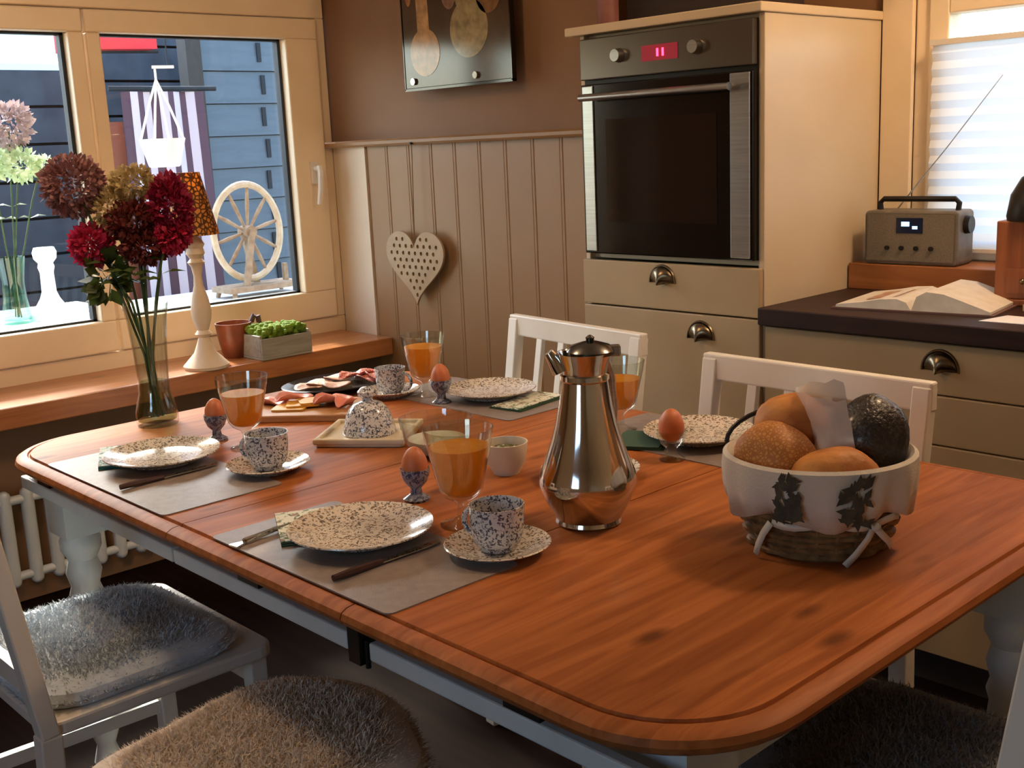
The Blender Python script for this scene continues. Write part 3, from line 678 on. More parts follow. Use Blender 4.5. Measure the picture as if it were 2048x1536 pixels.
# metal jug
jg = thing('metal_jug', 'tall polished metal coffee jug in the middle of the table', 'jug', (-1.168, 1.232, TZ), yaw)
jp = [(0.050, 0.0), (0.053, 0.004), (0.051, 0.010), (0.056, 0.020), (0.068, 0.040), (0.0755, 0.060), (0.0765, 0.070), (0.0740, 0.082), (0.066, 0.102), (0.056, 0.130), (0.047, 0.160), (0.041, 0.190), (0.037, 0.215), (0.0355, 0.226), (0.038, 0.229), (0.0375, 0.236), (0.034, 0.238), (0.036, 0.250), (0.040, 0.262), (0.0425, 0.270), (0.0405, 0.270), (0.034, 0.250), (0.03, 0.24), (0.002, 0.238)]
MB().lathe(jp, 48).build('jug_body', M_chrome, jg)
b = MB(); b.tube([(-0.036, 0, 0.242), (-0.044, 0, 0.258), (-0.053, 0, 0.272)], [0.014, 0.012, 0.008], 12); b.build('spout', M_chrome, jg)
ld = MB().lathe([(0.036, 0.266), (0.037, 0.272), (0.030, 0.280), (0.014, 0.285), (0.006, 0.287), (0.007, 0.292), (0.002, 0.296)], 28, c=(0.010, 0, 0)).build('lid', mat('dark_steel', '#6a6a68', 0.2, 1.0), jg)
b = MB(); b.box(0.036, 0.056, -0.008, 0.008, 0.262, 0.279); b.build('thumb_lever', M_steel, ld, smooth=False, bevel=0.003)
b = MB(); b.tube([(0.022, 0.030, 0.252), (0.036, 0.052, 0.248), (0.044, 0.066, 0.215), (0.047, 0.073, 0.165), (0.046, 0.072, 0.11), (0.036, 0.055, 0.092)], [0.007, 0.008, 0.009, 0.009, 0.008, 0.006], 10)
b.build('handle', M_steel, jg)
plate('side_plate', 'small sprigged plate half hidden behind the metal jug', -1.325, 1.405, 0.088, TZ, group='sprigged side plates')

# boards of cold cuts
def slices(parent, spots, mt, nm, folded=True):
    for (x, y, z, r_, a, c) in spots:
        vs_ = []; fs_ = []; nr, na = 4, 14
        for i in range(nr+1):
            for k in range(na):
                t = 2*PI*k/na; rr = r_*i/nr*(1+0.06*math.sin(3*t+a))
                px, py = rr*math.cos(t), rr*math.sin(t)
                vs_.append((px, py*(0.55 if folded else 1), 0.002+0.6*c*(abs(py)/r_)**2*r_+0.09*r_*math.sin(3*t+a)*(i/nr)**2*(1 if folded else 0.2)))
        for i in range(nr):
            for k in range(na): fs_.append((i*na+k, i*na+(k+1) % na, (i+1)*na+(k+1) % na, (i+1)*na+k))
        o = MB().add(vs_, fs_).build(nm, mt, None)
        s_ = o.modifiers.new('thick', 'SOLIDIFY'); s_.thickness = 0.0022
        o.location = (x, y, z); o.rotation_euler[2] = a
        yield o
M_ham = mat('ham', '#e08a7c', 0.35, var='#e8a595', scale=25); M_salami = spotted('salami', '#b4463c', '#e6b0a0', 160, rough=0.4); M_chz = mat('cheese', '#dba948', 0.45, var='#d09a3a', scale=20)
wbd = MB().prism(rrect(-0.14, 0.14, -0.09, 0.09, 0.02, 5), 0, 0.016).build('serving_board', wood('board_wood', '#b98a58', '#9a6a3c', '#6a4020', 'X', 5, 0.5), smooth=False, bevel=0.003)
wbd.location = (-2.185, 1.375, TZ); wbd.rotation_euler[2] = R(42); tag(wbd, 'wooden board of ham and cheese behind the juice glass', 'board')
bz = TZ+0.0165
def at_board(u, v, ang=R(42), c=(-2.185, 1.375)): return c[0]+u*math.cos(ang)-v*math.sin(ang), c[1]+u*math.sin(ang)+v*math.cos(ang)
lab = {'ham': 'slice of pink ham on the wooden board', 'chz': 'slice of yellow cheese on the wooden board'}
for i, (u, v, dz_, r_, a, c) in enumerate(((-0.085, 0.03, 0.0, 0.042, 0.3, 0.5), (-0.04, 0.04, 0.006, 0.045, 1.1, 0.5), (0.07, 0.03, 0.0, 0.042, 0.2, 0.7), (0.098, -0.01, 0.004, 0.038, 2.0, 0.7), (0.055, -0.01, 0.010, 0.036, 1.2, 0.8))):
    x, y = at_board(u, v)
    o = next(slices(None, [(x, y, bz+dz_, r_, a, c)], M_ham, 'ham_slice')); tag(o, 'folded slice of pink ham on the wooden board', 'ham', 'ham slices on the wooden board')
for i, (u, v) in enumerate(((-0.03, -0.02), (-0.005, 0.0), (0.02, 0.012))):
    x, y = at_board(u, v)
    o = MB().prism(rrect(-0.038, 0.038, -0.03, 0.03, 0.006, 3), 0, 0.004).build('cheese_slice', M_chz, smooth=False)
    o.location = (x, y, bz+0.0043*i); o.rotation_euler[2] = R(42+12*i); tag(o, 'slice of yellow cheese on the wooden board', 'cheese', 'cheese slices on the wooden board')
tr = MB().lathe([(0.10, 0), (0.11, 0.003), (0.150, 0.014), (0.155, 0.017), (0.150, 0.0185), (0.11, 0.007), (0.002, 0.006)], 40, sx=1.0, sy=0.72).build('platter', mat('dark_platter', '#1e1512', 0.25))
tr.location = (-2.352, 1.59, TZ); tr.rotation_euler[2] = R(80); tag(tr, 'dark oval platter of sausage at the window end of the table', 'platter')
for i, (u, v, dz_, r_, mt_) in enumerate(((0.07, 0.0, 0.0, 0.045, 1), (0.10, 0.03, 0.006, 0.042, 1), (0.045, 0.035, 0.006, 0.044, 1), (0.085, -0.02, 0.012, 0.04, 1), (-0.05, 0.03, 0.0, 0.035, 0), (-0.09, 0.0, 0.0, 0.035, 0), (-0.02, -0.02, 0.0, 0.036, 0), (0.01, 0.045, 0.004, 0.036, 0))):
    x, y = at_board(u, v, R(80), (-2.352, 1.59))
    o = next(slices(None, [(x, y, TZ+0.0095+dz_, r_, 0.9*i, 0.35)], M_salami if mt_ else mat('pale_sausage', '#c9a58c', 0.5, var='#a8745c', scale=60), 'sausage_slice', folded=bool(mt_)))
    tag(o, 'red salami slice on the dark platter' if mt_ else 'pale sausage slice on the dark platter', 'sausage', 'salami on the dark platter' if mt_ else 'pale sausage on the dark platter')

# ------------------------------------------------------------------ bread basket
BX, BY = -0.852, 1.380
bk = thing('bread_basket', 'woven bread basket with a white cloth liner and ribbon bow', 'basket', (BX, BY, TZ), yaw)
M_wick = mat('wicker', '#8a6a44', 0.6, var='#5c4228', scale=60, bump=0.3)
def brad(z): return 0.092+0.036*min(1, z/0.13)**0.8
b = MB(); b.lathe([(0.088, 0.0), (0.092, 0.004), (0.088, 0.008)], 32); b.build('basket_base', M_wick, bk)
ns = 24
for row in range(13):
    z = 0.008+row*0.0095; pts = []
    for k in range(ns*4):
        a = 2*PI*k/(ns*4); pts.append(((brad(z)+0.0035*math.cos(ns/2*a+PI*row))*math.cos(a), (brad(z)+0.0035*math.cos(ns/2*a+PI*row))*math.sin(a)*0.92, z))
    MB().tube(pts, 0.0050, 5, closed=True).build('weaver', M_wick, bk)
for k in range(ns):
    a = 2*PI*k/ns
    o = MB().tube([(brad(z)*math.cos(a), brad(z)*math.sin(a)*0.92, z) for z in (0.003, 0.05, 0.09, 0.132)], 0.003, 5).build('stake', M_wick, bk)
# cloth liner: inside wall, rolled lip, outside skirt
M_lin = mat('linen', '#cfc8bc', 0.85, var='#c3bbad', scale=12, bump=0.3, bscale=300)
vs_ = []; fs_ = []; n = 72
prof = [(0.060, 0.030, 0), (0.100, 0.075, 0), (0.118, 0.118, 0), (0.124, 0.134, 0), (0.130, 0.140, 0), (0.136, 0.136, 0), (0.137, 0.115, 1), (0.134, 0.090, 2), (0.128, 0.062, 3)]
for r_, z, w_ in prof:
    for k in range(n):
        a = 2*PI*k/n; rr = r_+w_*0.0016*math.sin(14*a)+w_*0.0008*math.sin(9*a+1)
        zz = z+(0.010*math.sin(5*a+0.6) if w_ == 3 else 0)
        vs_.append((rr*math.cos(a), rr*math.sin(a)*0.93, zz))
for i in range(len(prof)-1):
    for k in range(n): fs_.append((i*n+k, i*n+(k+1) % n, (i+1)*n+(k+1) % n, (i+1)*n+k))
o = MB().add(vs_, fs_).build('cloth_liner', M_lin, bk); s_ = o.modifiers.new('thick', 'SOLIDIFY'); s_.thickness = 0.0015
# dark print patches on the liner front, ribbon bow
rndp = random.Random(9)
for a0, w_, z0, z1 in ((-2.22, 0.24, 0.074, 0.132), (-1.62, 0.30, 0.066, 0.128)):
    b = MB()
    for k in range(46):
        a = a0+w_*rndp.random(); z = rndp.uniform(z0, z1); th_ = rndp.uniform(0, 2*PI); L_ = rndp.uniform(0.006, 0.013); q = []
        for du, dv in ((0, -L_), (L_*0.45, 0), (0, L_), (-L_*0.45, 0)):
            uu, vv = du*math.cos(th_)-dv*math.sin(th_), du*math.sin(th_)+dv*math.cos(th_)
            aa = a+uu/0.14; rr = 0.1415+0.0002*(k % 5); q.append((rr*math.cos(aa), rr*math.sin(aa)*0.935, z+vv))
        b.add(q, [(0, 1, 2, 3)])
    tag(b.build('liner_print', mat('leaf_print', '#4a4636', 0.8, var='#2e2a26', scale=60), bk, smooth=False), 'dark leafy print on the liner')['kind'] = 'stuff'
def ribbon(pts, w=0.010): # flat ribbon along points
    b = MB(); vs_ = []; pts = [Vector(p) for p in pts]
    for i, p in enumerate(pts):
        t = (pts[min(i+1, len(pts)-1)]-pts[max(i-1, 0)]).normalized(); nrm = Vector((p.x, p.y, 0)).normalized(); s_ = t.cross(nrm).normalized()*w/2
        vs_ += [p-s_, p+s_]
    b.add(vs_, [(2*i, 2*i+1, 2*i+3, 2*i+2) for i in range(len(pts)-1)])
    o = b.build('ribbon', mat('ribbon', '#c9c4b8', 0.6), bk); s2 = o.modifiers.new('thick', 'SOLIDIFY'); s2.thickness = 0.001
def on_b(a, z, e=0.012): return ((brad(z)+e)*math.cos(a), (brad(z)+e)*math.sin(a)*0.93, z)
ribbon([on_b(-2.35+0.13*k, 0.060-0.004*math.sin(k), 0.013) for k in range(13)])
ribbon([on_b(-1.20, 0.058, 0.016), on_b(-1.28, 0.040, 0.020), on_b(-1.40, 0.018, 0.022), on_b(-1.52, -0.0+0.003, 0.026)])
ribbon([on_b(-1.20, 0.058, 0.016), on_b(-1.10, 0.044, 0.020), on_b(-0.96, 0.030, 0.020), on_b(-0.86, 0.018, 0.020)])
ribbon([on_b(-2.35, 0.060, 0.016), on_b(-2.45, 0.042, 0.020), on_b(-2.55, 0.022, 0.022), on_b(-2.6, 0.006, 0.026)])
MB().sphere(on_b(-1.20, 0.058, 0.017), 0.008, 0.008, 0.007, 10, 6).build('ribbon_knot', mat('ribbon', '#c9c4b8'), bk)
MB().tube([(0.115*math.cos(a), 0.04+0.055*math.cos(2*a)*0+0.05, 0.130+0.055*math.sin(a)) for a in [PI*k/16 for k in range(17)]], 0.0035, 7).build('wire_handle', M_darkm, bk)
def roll(label, u, v, z, rx, ry, rz_, tilt=0.0, mt=None, nm='bread_roll', cat='bread roll', grp='bread rolls in the basket', slash=True):
    c, s_ = math.cos(yaw), math.sin(yaw)
    b = MB(); b.sphere((0, 0, 0), rx, ry, rz_, 22, 14)
    for i, (x_, y_, z_) in enumerate(b.v):
        k = 1+0.04*math.sin(x_*90+u*50)*math.cos(y_*70)
        if slash and z_ > 0: k -= 0.06*math.exp(-(y_/0.007)**2)
        if z_ < 0: z_ *= 0.7
        b.v[i] = (x_*k, y_*k, z_*k)
    o = b.build(nm, mt or M_bread); o.location = (BX+u*c-v*s_, BY+u*s_+v*c, TZ+z); o.rotation_euler = (0.0, tilt, yaw+0.4*u*20)
    return tag(o, label, cat, grp)
M_bread = mat('bread_crust', '#cf8c44', 0.6, var='#9c561f', scale=14, bump=0.8, bscale=60)
M_seed = spotted('seeded_crust', '#c48a44', '#a8672c', 190, thick=0.10)
M_rye = mat('dark_rye', '#151110', 0.38, var='#3a302c', scale=170, bump=1.0, bscale=170, coat=0.2)
roll('seeded golden roll at the left of the basket', -0.066, -0.012, 0.132, 0.060, 0.053, 0.050, 0.25, M_seed, slash=False)
roll('browned roll on top, beside the white bread bag', -0.030, 0.042, 0.160, 0.055, 0.050, 0.052, -0.25)
roll('golden split roll at the front of the basket', 0.002, -0.080, 0.122, 0.062, 0.040, 0.040, 0.0)
roll('roll at the bottom of the basket', 0.0, 0.03, 0.085, 0.05, 0.045, 0.034, 0.0)
rye = roll('dark seeded rye loaf at the right of the basket', 0.068, -0.010, 0.150, 0.058, 0.052, 0.066, 0.35, M_rye, 'rye_loaf', 'bread', 'dark bread in the basket', slash=False)
# crumpled clear bread bag around the loaf
vs_ = []; fs_ = []; rnd = random.Random(3); nu, nv = 16, 12
for i in range(nu+1):
    for j in range(nv+1):
        a = PI*0.45+PI*0.95*i/nu; t = j/nv
        r_ = 0.062-0.020*t+0.012*t*t*2+rnd.uniform(-0.003, 0.003); z = 0.09+0.13*t+rnd.uniform(-0.003, 0.003)
        vs_.append((0.066+(r_+0.006)*math.cos(a)-0.022*t, -0.005+(r_+0.006)*math.sin(a)*0.9+0.015*t, z))
for i in range(nu):
    for j in range(nv): k = i*(nv+1)+j; fs_.append((k, k+nv+1, k+nv+2, k+1))
bgm, bnt, bb = new_mat('crumpled_film'); setp(bb, **{'Base Color': lin('#d8cfc8'), 'Roughness': 0.25, 'Alpha': 0.72})
bag = MB().add(vs_, fs_).build('bread_bag', bgm); bag.location = (BX, BY, TZ); bag.rotation_euler[2] = yaw
tag(bag, 'crumpled pale plastic bag around the dark loaf', 'bag')

# ------------------------------------------------------------------ flowers in the tall glass vase
VX, VY = -2.375, 1.105
va = thing('glass_vase', 'tall clear glass vase of burgundy flowers at the window end', 'vase', (VX, VY, TZ))
MB().lathe([(0.044, 0), (0.046, 0.006), (0.047, 0.03), (0.040, 0.055), (0.034, 0.075), (0.0335, 0.10), (0.037, 0.17), (0.043, 0.24), (0.050, 0.275), (0.0485, 0.275), (0.041, 0.24), (0.035, 0.17), (0.0315, 0.10), (0.032, 0.075), (0.038, 0.055), (0.044, 0.03), (0.042, 0.012), (0.002, 0.010)], 32).build('vase_glass', M_tumbler, va)
MB().lathe([(0.002, 0.0105), (0.0415, 0.0125), (0.0435, 0.03), (0.0375, 0.055), (0.0315, 0.075), (0.031, 0.10), (0.002, 0.10)], 24).build('water', thin_glass('water', '#dfe6c8', 0.6), va)
M_stem = mat('stem_green', '#3f5a26', 0.5, var='#2c4218', scale=30); M_leaf = mat('leaf_green', '#4a5a22', 0.5, var='#33441a', scale=20, trans=0.3)
M_burg = mat('burgundy_petal', '#8e1838', 0.6, var='#a82448', scale=60, trans=0.25); M_mag = mat('magenta_petal', '#c02450', 0.6, var='#d84068', scale=60, trans=0.3)
M_mauve = mat('mauve_seedhead', '#94605f', 0.7, var='#b08682', scale=50, trans=0.2); M_straw = mat('straw_petal', '#cdb888', 0.7, var='#b0985c', scale=50, trans=0.3)
M_brownf = mat('brown_bloom', '#6a2c2a', 0.7, var='#8a3c34', scale=60, trans=0.2)
def flower(label, head, rad, petal, n, mt, base=(0, 0), leaf=True, curly=1.0, seed=1, z0=None, group='flowers in the glass vase', vx=VX, vy=VY, tz=TZ, stem=None):
    rnd = random.Random(seed)
    h = Vector(head)-Vector((vx, vy, tz))
    t = thing('cut_flower', label, 'flower', (vx, vy, tz), 0, group)
    p0 = Vector((base[0], base[1], 0.02)); p1 = Vector((base[0]*0.4+h.x*0.10, base[1]*0.4+h.y*0.10, 0.16)); p2 = Vector((h.x*0.35, h.y*0.35, 0.275)); p3 = h-Vector((h.x*0.10, h.y*0.10, rad[2]*0.3))
    pts = [p0, p1, p2, p2.lerp(p3, 0.5)+Vector((0, 0, 0.015)), p3]
    MB().tube(pts, 0.0028, 6).build('stem', M_stem, t)
    b = MB()
    for k in range(n):
        u = rnd.uniform(-1, 1); a = rnd.uniform(0, 2*PI); q = math.sqrt(1-u*u)
        d = Vector((q*math.cos(a), q*math.sin(a), u)); rr = rnd.uniform(0.55, 1.0)
        c = h+Vector((d.x*rad[0], d.y*rad[1], d.z*rad[2]))*rr
        s_ = d.cross(Vector((rnd.gauss(0, 1), rnd.gauss(0, 1), rnd.gauss(0, 1)))).normalized(); o_ = (d+s_*rnd.uniform(-.6, .6)*curly).normalized()
        w_ = s_.cross(o_).normalized() if s_.cross(o_).length > 1e-4 else s_
        L_ = petal*rnd.uniform(.7, 1.3); ww = L_*0.42
        b.add([c, c+o_*L_*0.55+w_*ww, c+o_*L_+d*L_*0.1, c+o_*L_*0.55-w_*ww], [(0, 1, 2, 3)])
    b.build('bloom', mt, t, smooth=False)
    if leaf:
        b = MB(); q = p2.lerp(p3, 0.35)
        for k in range(2):
            a = rnd.uniform(0, 2*PI); d = Vector((math.cos(a), math.sin(a), 0.3)); w_ = Vector((-math.sin(a), math.cos(a), 0))*0.014
            b.add([q, q+d*0.025+w_, q+d*0.06+Vector((0,0,-0.012)), q+d*0.025-w_, q+d*0.03+Vector((0,0,0.004))], [(0, 1, 4), (1, 2, 4), (2, 3, 4), (3, 0, 4)])
        b.build('leaf', M_leaf, t, smooth=False)
    return t
flower('round mauve seed-head flower leaning left in the vase', (-2.566, 1.056, 1.285), (0.068, 0.068, 0.068), 0.012, 1700, M_mauve, (0.01, -0.005), seed=1)
flower('tall burgundy flower on the right of the vase, dark at its tip', (-2.405, 1.203, 1.215), (0.042, 0.042, 0.085), 0.015, 1500, M_burg, (-0.012, -0.008), seed=2)
flower('burgundy flower low in the middle of the bouquet', (-2.455, 1.140, 1.200), (0.055, 0.055, 0.042), 0.015, 1000, M_brownf, (0.0, 0.01), seed=3)
flower('magenta flower drooping at the lower left of the bouquet', (-2.519, 1.062, 1.152), (0.040, 0.040, 0.040), 0.015, 850, M_mag, (0.012, 0.008), seed=4)
flower('straw-coloured flower at the back of the bouquet', (-2.485, 1.160, 1.285), (0.046, 0.046, 0.036), 0.013, 520, M_straw, (-0.008, 0.01), seed=5)
flower('straw-coloured flower between the mauve and burgundy heads', (-2.50, 1.110, 1.225), (0.036, 0.036, 0.05), 0.012, 460, M_straw, (0.008, -0.01), seed=6)
flower('magenta flower just under the tall burgundy one', (-2.395, 1.190, 1.165), (0.030, 0.030, 0.03), 0.014, 600, M_mag, (-0.014, 0.004), seed=7)
flower('brownish flower deep in the bouquet centre', (-2.43, 1.145, 1.145), (0.046, 0.046, 0.034), 0.014, 700, M_brownf, (0.002, -0.014), seed=8)
flower('green leafy stem at the left of the bouquet', (-2.49, 1.075, 1.085), (0.03, 0.03, 0.055), 0.034, 80, M_leaf, (0.014, -0.004), seed=9, leaf=False)

# ------------------------------------------------------------------ things on the sill
SZ = 0.6612
lp = thing('table_lamp', 'turned cream lamp with a leopard-spotted orange shade', 'lamp', (-3.36, 1.752, SZ))
MB().lathe([(0.072, 0), (0.074, 0.010), (0.066, 0.018), (0.055, 0.030), (0.036, 0.050), (0.022, 0.085), (0.018, 0.100), (0.027, 0.112), (0.018, 0.124), (0.030, 0.160), (0.033, 0.190), (0.026, 0.230), (0.015, 0.270), (0.013, 0.300), (0.018, 0.330), (0.028, 0.345), (0.018, 0.356), (0.030, 0.372), (0.026, 0.39), (0.032, 0.402), (0.022, 0.418), (0.012, 0.426), (0.010, 0.46), (0.002, 0.462)], 28).build('lamp_base', mat('cream_turned_wood', '#e2cdae', 0.5, var='#d8bd98', scale=10), lp)
sh = MB().lathe([(0.082, 0.432), (0.038, 0.628), (0.0365, 0.628), (0.0805, 0.432)], 40, cap0=False, cap1=False).build('lamp_shade', spotted('leopard_fabric', '#f0a848', '#6a3c18', 70, trans=0.45, thick=0.09), lp)
b = MB()
for k in range(3): b.cyl((0, 0, 0.455), (0.070*math.cos(2.1*k), 0.070*math.sin(2.1*k), 0.470), 0.0018, n=6)
b.build('shade_carrier', M_pewter, lp)
mg = thing('brown_mug', 'brown earthenware mug with upright handle on the sill', 'mug', (-3.455, 1.915, SZ), R(62))
MB().lathe([(0.040, 0), (0.042, 0.004), (0.054, 0.06), (0.062, 0.118), (0.058, 0.118), (0.050, 0.06), (0.038, 0.008), (0.002, 0.008)], 28).build('mug_body', mat('brown_glaze', '#8a4524', 0.35, var='#5a2c1a', scale=12), mg)
MB().tube([(0.058, 0, 0.055), (0.078, 0, 0.065), (0.088, 0, 0.10), (0.084, 0, 0.135), (0.072, 0, 0.140), (0.060, 0, 0.115)], 0.009, 8).build('mug_handle', mat('brown_glaze_dark', '#4a2a2e', 0.35), mg)
pb = thing('planter_box', 'weathered grey planter box with bright green moss on the sill', 'planter', (-3.374, 2.018, SZ), R(0))
b = MB(); b.box(-0.055, 0.085, -0.098, 0.098, 0, 0.008); b.box(-0.055, -0.045, -0.098, 0.098, 0.008, 0.085); b.box(0.075, 0.085, -0.098, 0.098, 0.008, 0.072); b.box(-0.045, 0.075, -0.098, -0.088, 0.008, 0.082); b.box(-0.045, 0.075, 0.088, 0.098, 0.008, 0.082)
b.build('box', wood('weathered_wood', '#a39a88', '#857b6b', '#5c5246', 'Y', 6, 0.7, knots=False), pb, smooth=False, bevel=0.002)
b = MB(); rnd = random.Random(5)
for k in range(240):
    x_ = rnd.uniform(-0.040, 0.070); y_ = rnd.uniform(-0.084, 0.084); b.sphere((x_, y_, 0.072+rnd.uniform(0, 0.03)), rnd.uniform(0.008, 0.015), n=6, m_=4)
o = b.build('moss', mat('moss_green', '#8ea82e', 0.8, var='#5f7a1c', scale=60, trans=0.25), pb); o['kind'] = 'stuff'

# ------------------------------------------------------------------ wall decor
# perforated metal heart on a string
crv = bpy.data.curves.new('heart_curve', 'CURVE'); crv.dimensions = '2D'; crv.fill_mode = 'BOTH'; crv.extrude = 0.004
def hp(t, s=1.0):
    x = 16*math.sin(t)**3; y = 13*math.cos(t)-5*math.cos(2*t)-2*math.cos(3*t)-math.cos(4*t); return x/16*0.158*s, (y+2.5)/14.5*0.128*s
def spl(pts):
    s_ = crv.splines.new('POLY'); s_.points.add(len(pts)-1)
    for p, q in zip(s_.points, pts): p.co = (q[0], q[1], 0, 1)
    s_.use_cyclic_u = True
outl = [hp(2*PI*k/72) for k in range(72)]; spl(outl)
def inside(x, y, P):
    c = False; j = len(P)-1
    for i in range(len(P)):
        if (P[i][1] > y) != (P[j][1] > y) and x < (P[j][0]-P[i][0])*(y-P[i][1])/(P[j][1]-P[i][1])+P[i][0]: c = not c
        j = i
    return c
inn = [(x*0.84, y*0.84+0.002) for x, y in outl]
row = 0; y = -0.14
while y < 0.15:
    x = -0.16+(0.0165 if row % 2 else 0)
    while x < 0.16:
        if inside(x, y, inn):
            r_ = 0.0072; spl([(x+r_*math.cos(2*PI*k/8), y+r_*math.sin(2*PI*k/8)) for k in range(8)])
        x += 0.033
    y += 0.024; row += 1
tmp = bpy.data.objects.new('heart_tmp', crv); COL.objects.link(tmp)
bpy.context.view_layer.update()
hme = bpy.data.meshes.new_from_object(tmp.evaluated_get(bpy.context.evaluated_depsgraph_get()))
bpy.data.objects.remove(tmp); bpy.data.curves.remove(crv)
ht = thing('heart_ornament', 'cream perforated metal heart hanging on the panelling', 'ornament', (-3.100, 2.440, 0.925))
hme.name = 'heart_plate'
o = link_mesh('heart_plate', hme, mat('enamel_cream', '#b19068', 0.4, var='#a6855c'), ht, smooth=False); o.rotation_euler = (R(90), 0, 0)
MB().tube([(0, 0.0, 0.068), (0.004, 0.004, 0.25), (0.010, 0.006, 0.424)], 0.0016, 6).build('cord', mat('cord', '#7a6248', 0.9), ht)
MB().cyl((0.010, -0.002, 0.424), (0.010, 0.02, 0.424), 0.004).build('hook', M_darkm, ht)

# acrylic picture of kitchen spoons on stand-offs
pc = thing('acrylic_picture', 'dark glossy picture of spice spoons above the panelling', 'picture', (-3.085, 2.435, 1.525))
box(0, 0.515, 0.0, 0.012, 0.0, 0.62).build('panel', mat('picture_ground', '#3a2c22', 0.15, var='#54402e', scale=8), pc, smooth=False, bevel=0.002)
b = MB(); b.box(-0.004, 0.0, -0.002, 0.016, -0.004, 0.624); b.box(0.515, 0.519, -0.002, 0.016, -0.004, 0.624); b.box(-0.004, 0.519, -0.002, 0.016, -0.008, 0.0)
b.build('edge', M_black, pc, smooth=False)
for xx, zz in ((0.045, 0.022), (0.355, 0.022), (0.045, 0.59), (0.47, 0.59)):
    b = MB(); b.cyl((xx, -0.008, zz), (xx, 0.0, zz), 0.011, 0.011, 16); b.cyl((xx, 0.012, zz), (xx, 0.064, zz), 0.007); b.build('stand_off', M_chrome, pc)
def spoon(x, z, rx, rz_, hw, col, ang=0.0, hl=0.5):
    pts = []
    for k in range(25):
        a = -PI/2-PI*0.93+2*PI*0.93*k/24; pts.append((rx*math.cos(a+PI), -rz_*math.sin(a+PI)*1.0))
    P = [(rx*math.cos(2*PI*k/28), rz_*math.sin(2*PI*k/28)) for k in range(28)]
    ca, sa_ = math.cos(ang), math.sin(ang)
    T = lambda u, v: (x+u*ca-v*sa_, z+u*sa_+v*ca)
    b = MB(); b.prism([T(*p) for p in P], -0.0012, 0.0, axis='Y')
    b.prism([T(-hw, rz_*0.85), T(hw, rz_*0.85), T(hw*0.8, rz_+hl), T(-hw*0.8, rz_+hl)], -0.0014, -0.0001, axis='Y')
    o = b.build('printed_spoon', mat('print_'+col, col, 0.15, var='#%02x%02x%02x' % tuple(int(int(col[i:i+2], 16)*0.72) for i in (1, 3, 5)), scale=30), pc, smooth=False)
spoon(0.110, 0.110, 0.075, 0.075, 0.030, '#c49668', 0.03, 0.42)
spoon(0.330, 0.165, 0.090, 0.088, 0.016, '#a8946a', 0.45, 0.05)
spoon(0.425, 0.265, 0.058, 0.066, 0.026, '#84603c', -0.05, 0.28)
spoon(0.240, 0.300, 0.040, 0.070, 0.038, '#94705c', 0.03, 0.24)
spoon(0.035, 0.36, 0.022, 0.10, 0.012, '#b07848', 0.02, 0.15)
spoon(0.330, 0.46, 0.055, 0.11, 0.03, '#a08450', 0.02, 0.05)

# on top of the tall cabinet
cr = thing('storage_crate', 'dark wooden crate on top of the oven cabinet', 'crate', (-1.945, 2.60, 1.6402))
b = MB(); b.box(-0.22, 0.22, -0.10, 0.10, 0.0, 0.01); b.box(-0.22, 0.22, -0.10, -0.09, 0.01, 0.22); b.box(-0.22, 0.22, 0.09, 0.10, 0.01, 0.22); b.box(-0.22, -0.21, -0.09, 0.09, 0.01, 0.22); b.box(0.21, 0.22, -0.09, 0.09, 0.01, 0.22)
b.build('crate_box', wood('crate_wood', '#2c1a14', '#1c100c', '#0c0604', 'X', 5, 0.6, knots=False), cr, smooth=False, bevel=0.003)
MB().box(-0.22, 0.22, -0.106, -0.1, 0.10, 0.13).build('batten', MATS['crate_wood'], cr, smooth=False)
cn = MB().lathe([(0.030, 0), (0.031, 0.004), (0.031, 0.18), (0.026, 0.185), (0.004, 0.183), (0.002, 0.195)], 20).build('candle', mat('dusky_wax', '#8a5a52', 0.5, var='#7c4c44')); cn.location = (-2.20, 2.46, 1.6402); tag(cn, 'dusky pink candle on the left of the cabinet top', 'candle')

# ------------------------------------------------------------------ worktop things
ra = thing('portable_radio', 'grey portable radio with carry handle on the ledge', 'radio', (-1.475, 2.86, 0.9725), R(3))
MB().prism(rrect(-0.128, 0.128, 0.0, 0.142, 0.012, 4), -0.05, 0.05, axis='Y').build('radio_case', mat('radio_grey', '#6e6558', 0.45, var='#5e564a', scale=40), ra, smooth=False, bevel=0.006)
box(-0.118, 0.118, -0.053, -0.05, 0.010, 0.132).build('speaker_grille', mat('grille_cloth', '#7c7264', 0.7, var='#665c50', scale=300, bump=0.4, bscale=600), ra, smooth=False)
sc = box(-0.036, 0.036, -0.0545, -0.053, 0.084, 0.124).build('screen', mat('screen_blue', '#182440', 0.15), ra, smooth=False)
b = MB(); b.box(-0.022, 0.000, -0.0555, -0.0546, 0.102, 0.114); b.box(0.008, 0.022, -0.0555, -0.0546, 0.095, 0.103); b.build('screen_lines', emit('screen_light', '#9cc0ff', 1.2), sc, smooth=False)
MB().tube([(-0.105, 0, 0.138), (-0.108, 0, 0.160), (-0.098, 0, 0.170), (0.098, 0, 0.170), (0.108, 0, 0.160), (0.105, 0, 0.138)], 0.0075, 8).build('carry_handle', M_darkm, ra)
b = MB()
for xx in (-0.06, -0.02, 0.02, 0.06): MB().cyl((xx, -0.053, 0.045), (xx, -0.060, 0.045), 0.006).build('button', M_darkm, ra)
MB().cyl((0.128, 0, 0.105), (0.142, 0, 0.105), 0.024, 0.022, 20).build('tuning_knob', M_darkm, ra)
MB().tube([(-0.085, 0.045, 0.135), (0.05, 0.047, 0.30), (0.185, 0.05, 0.475)], [0.0022, 0.0016, 0.001], 6).build('antenna', M_steel, ra)

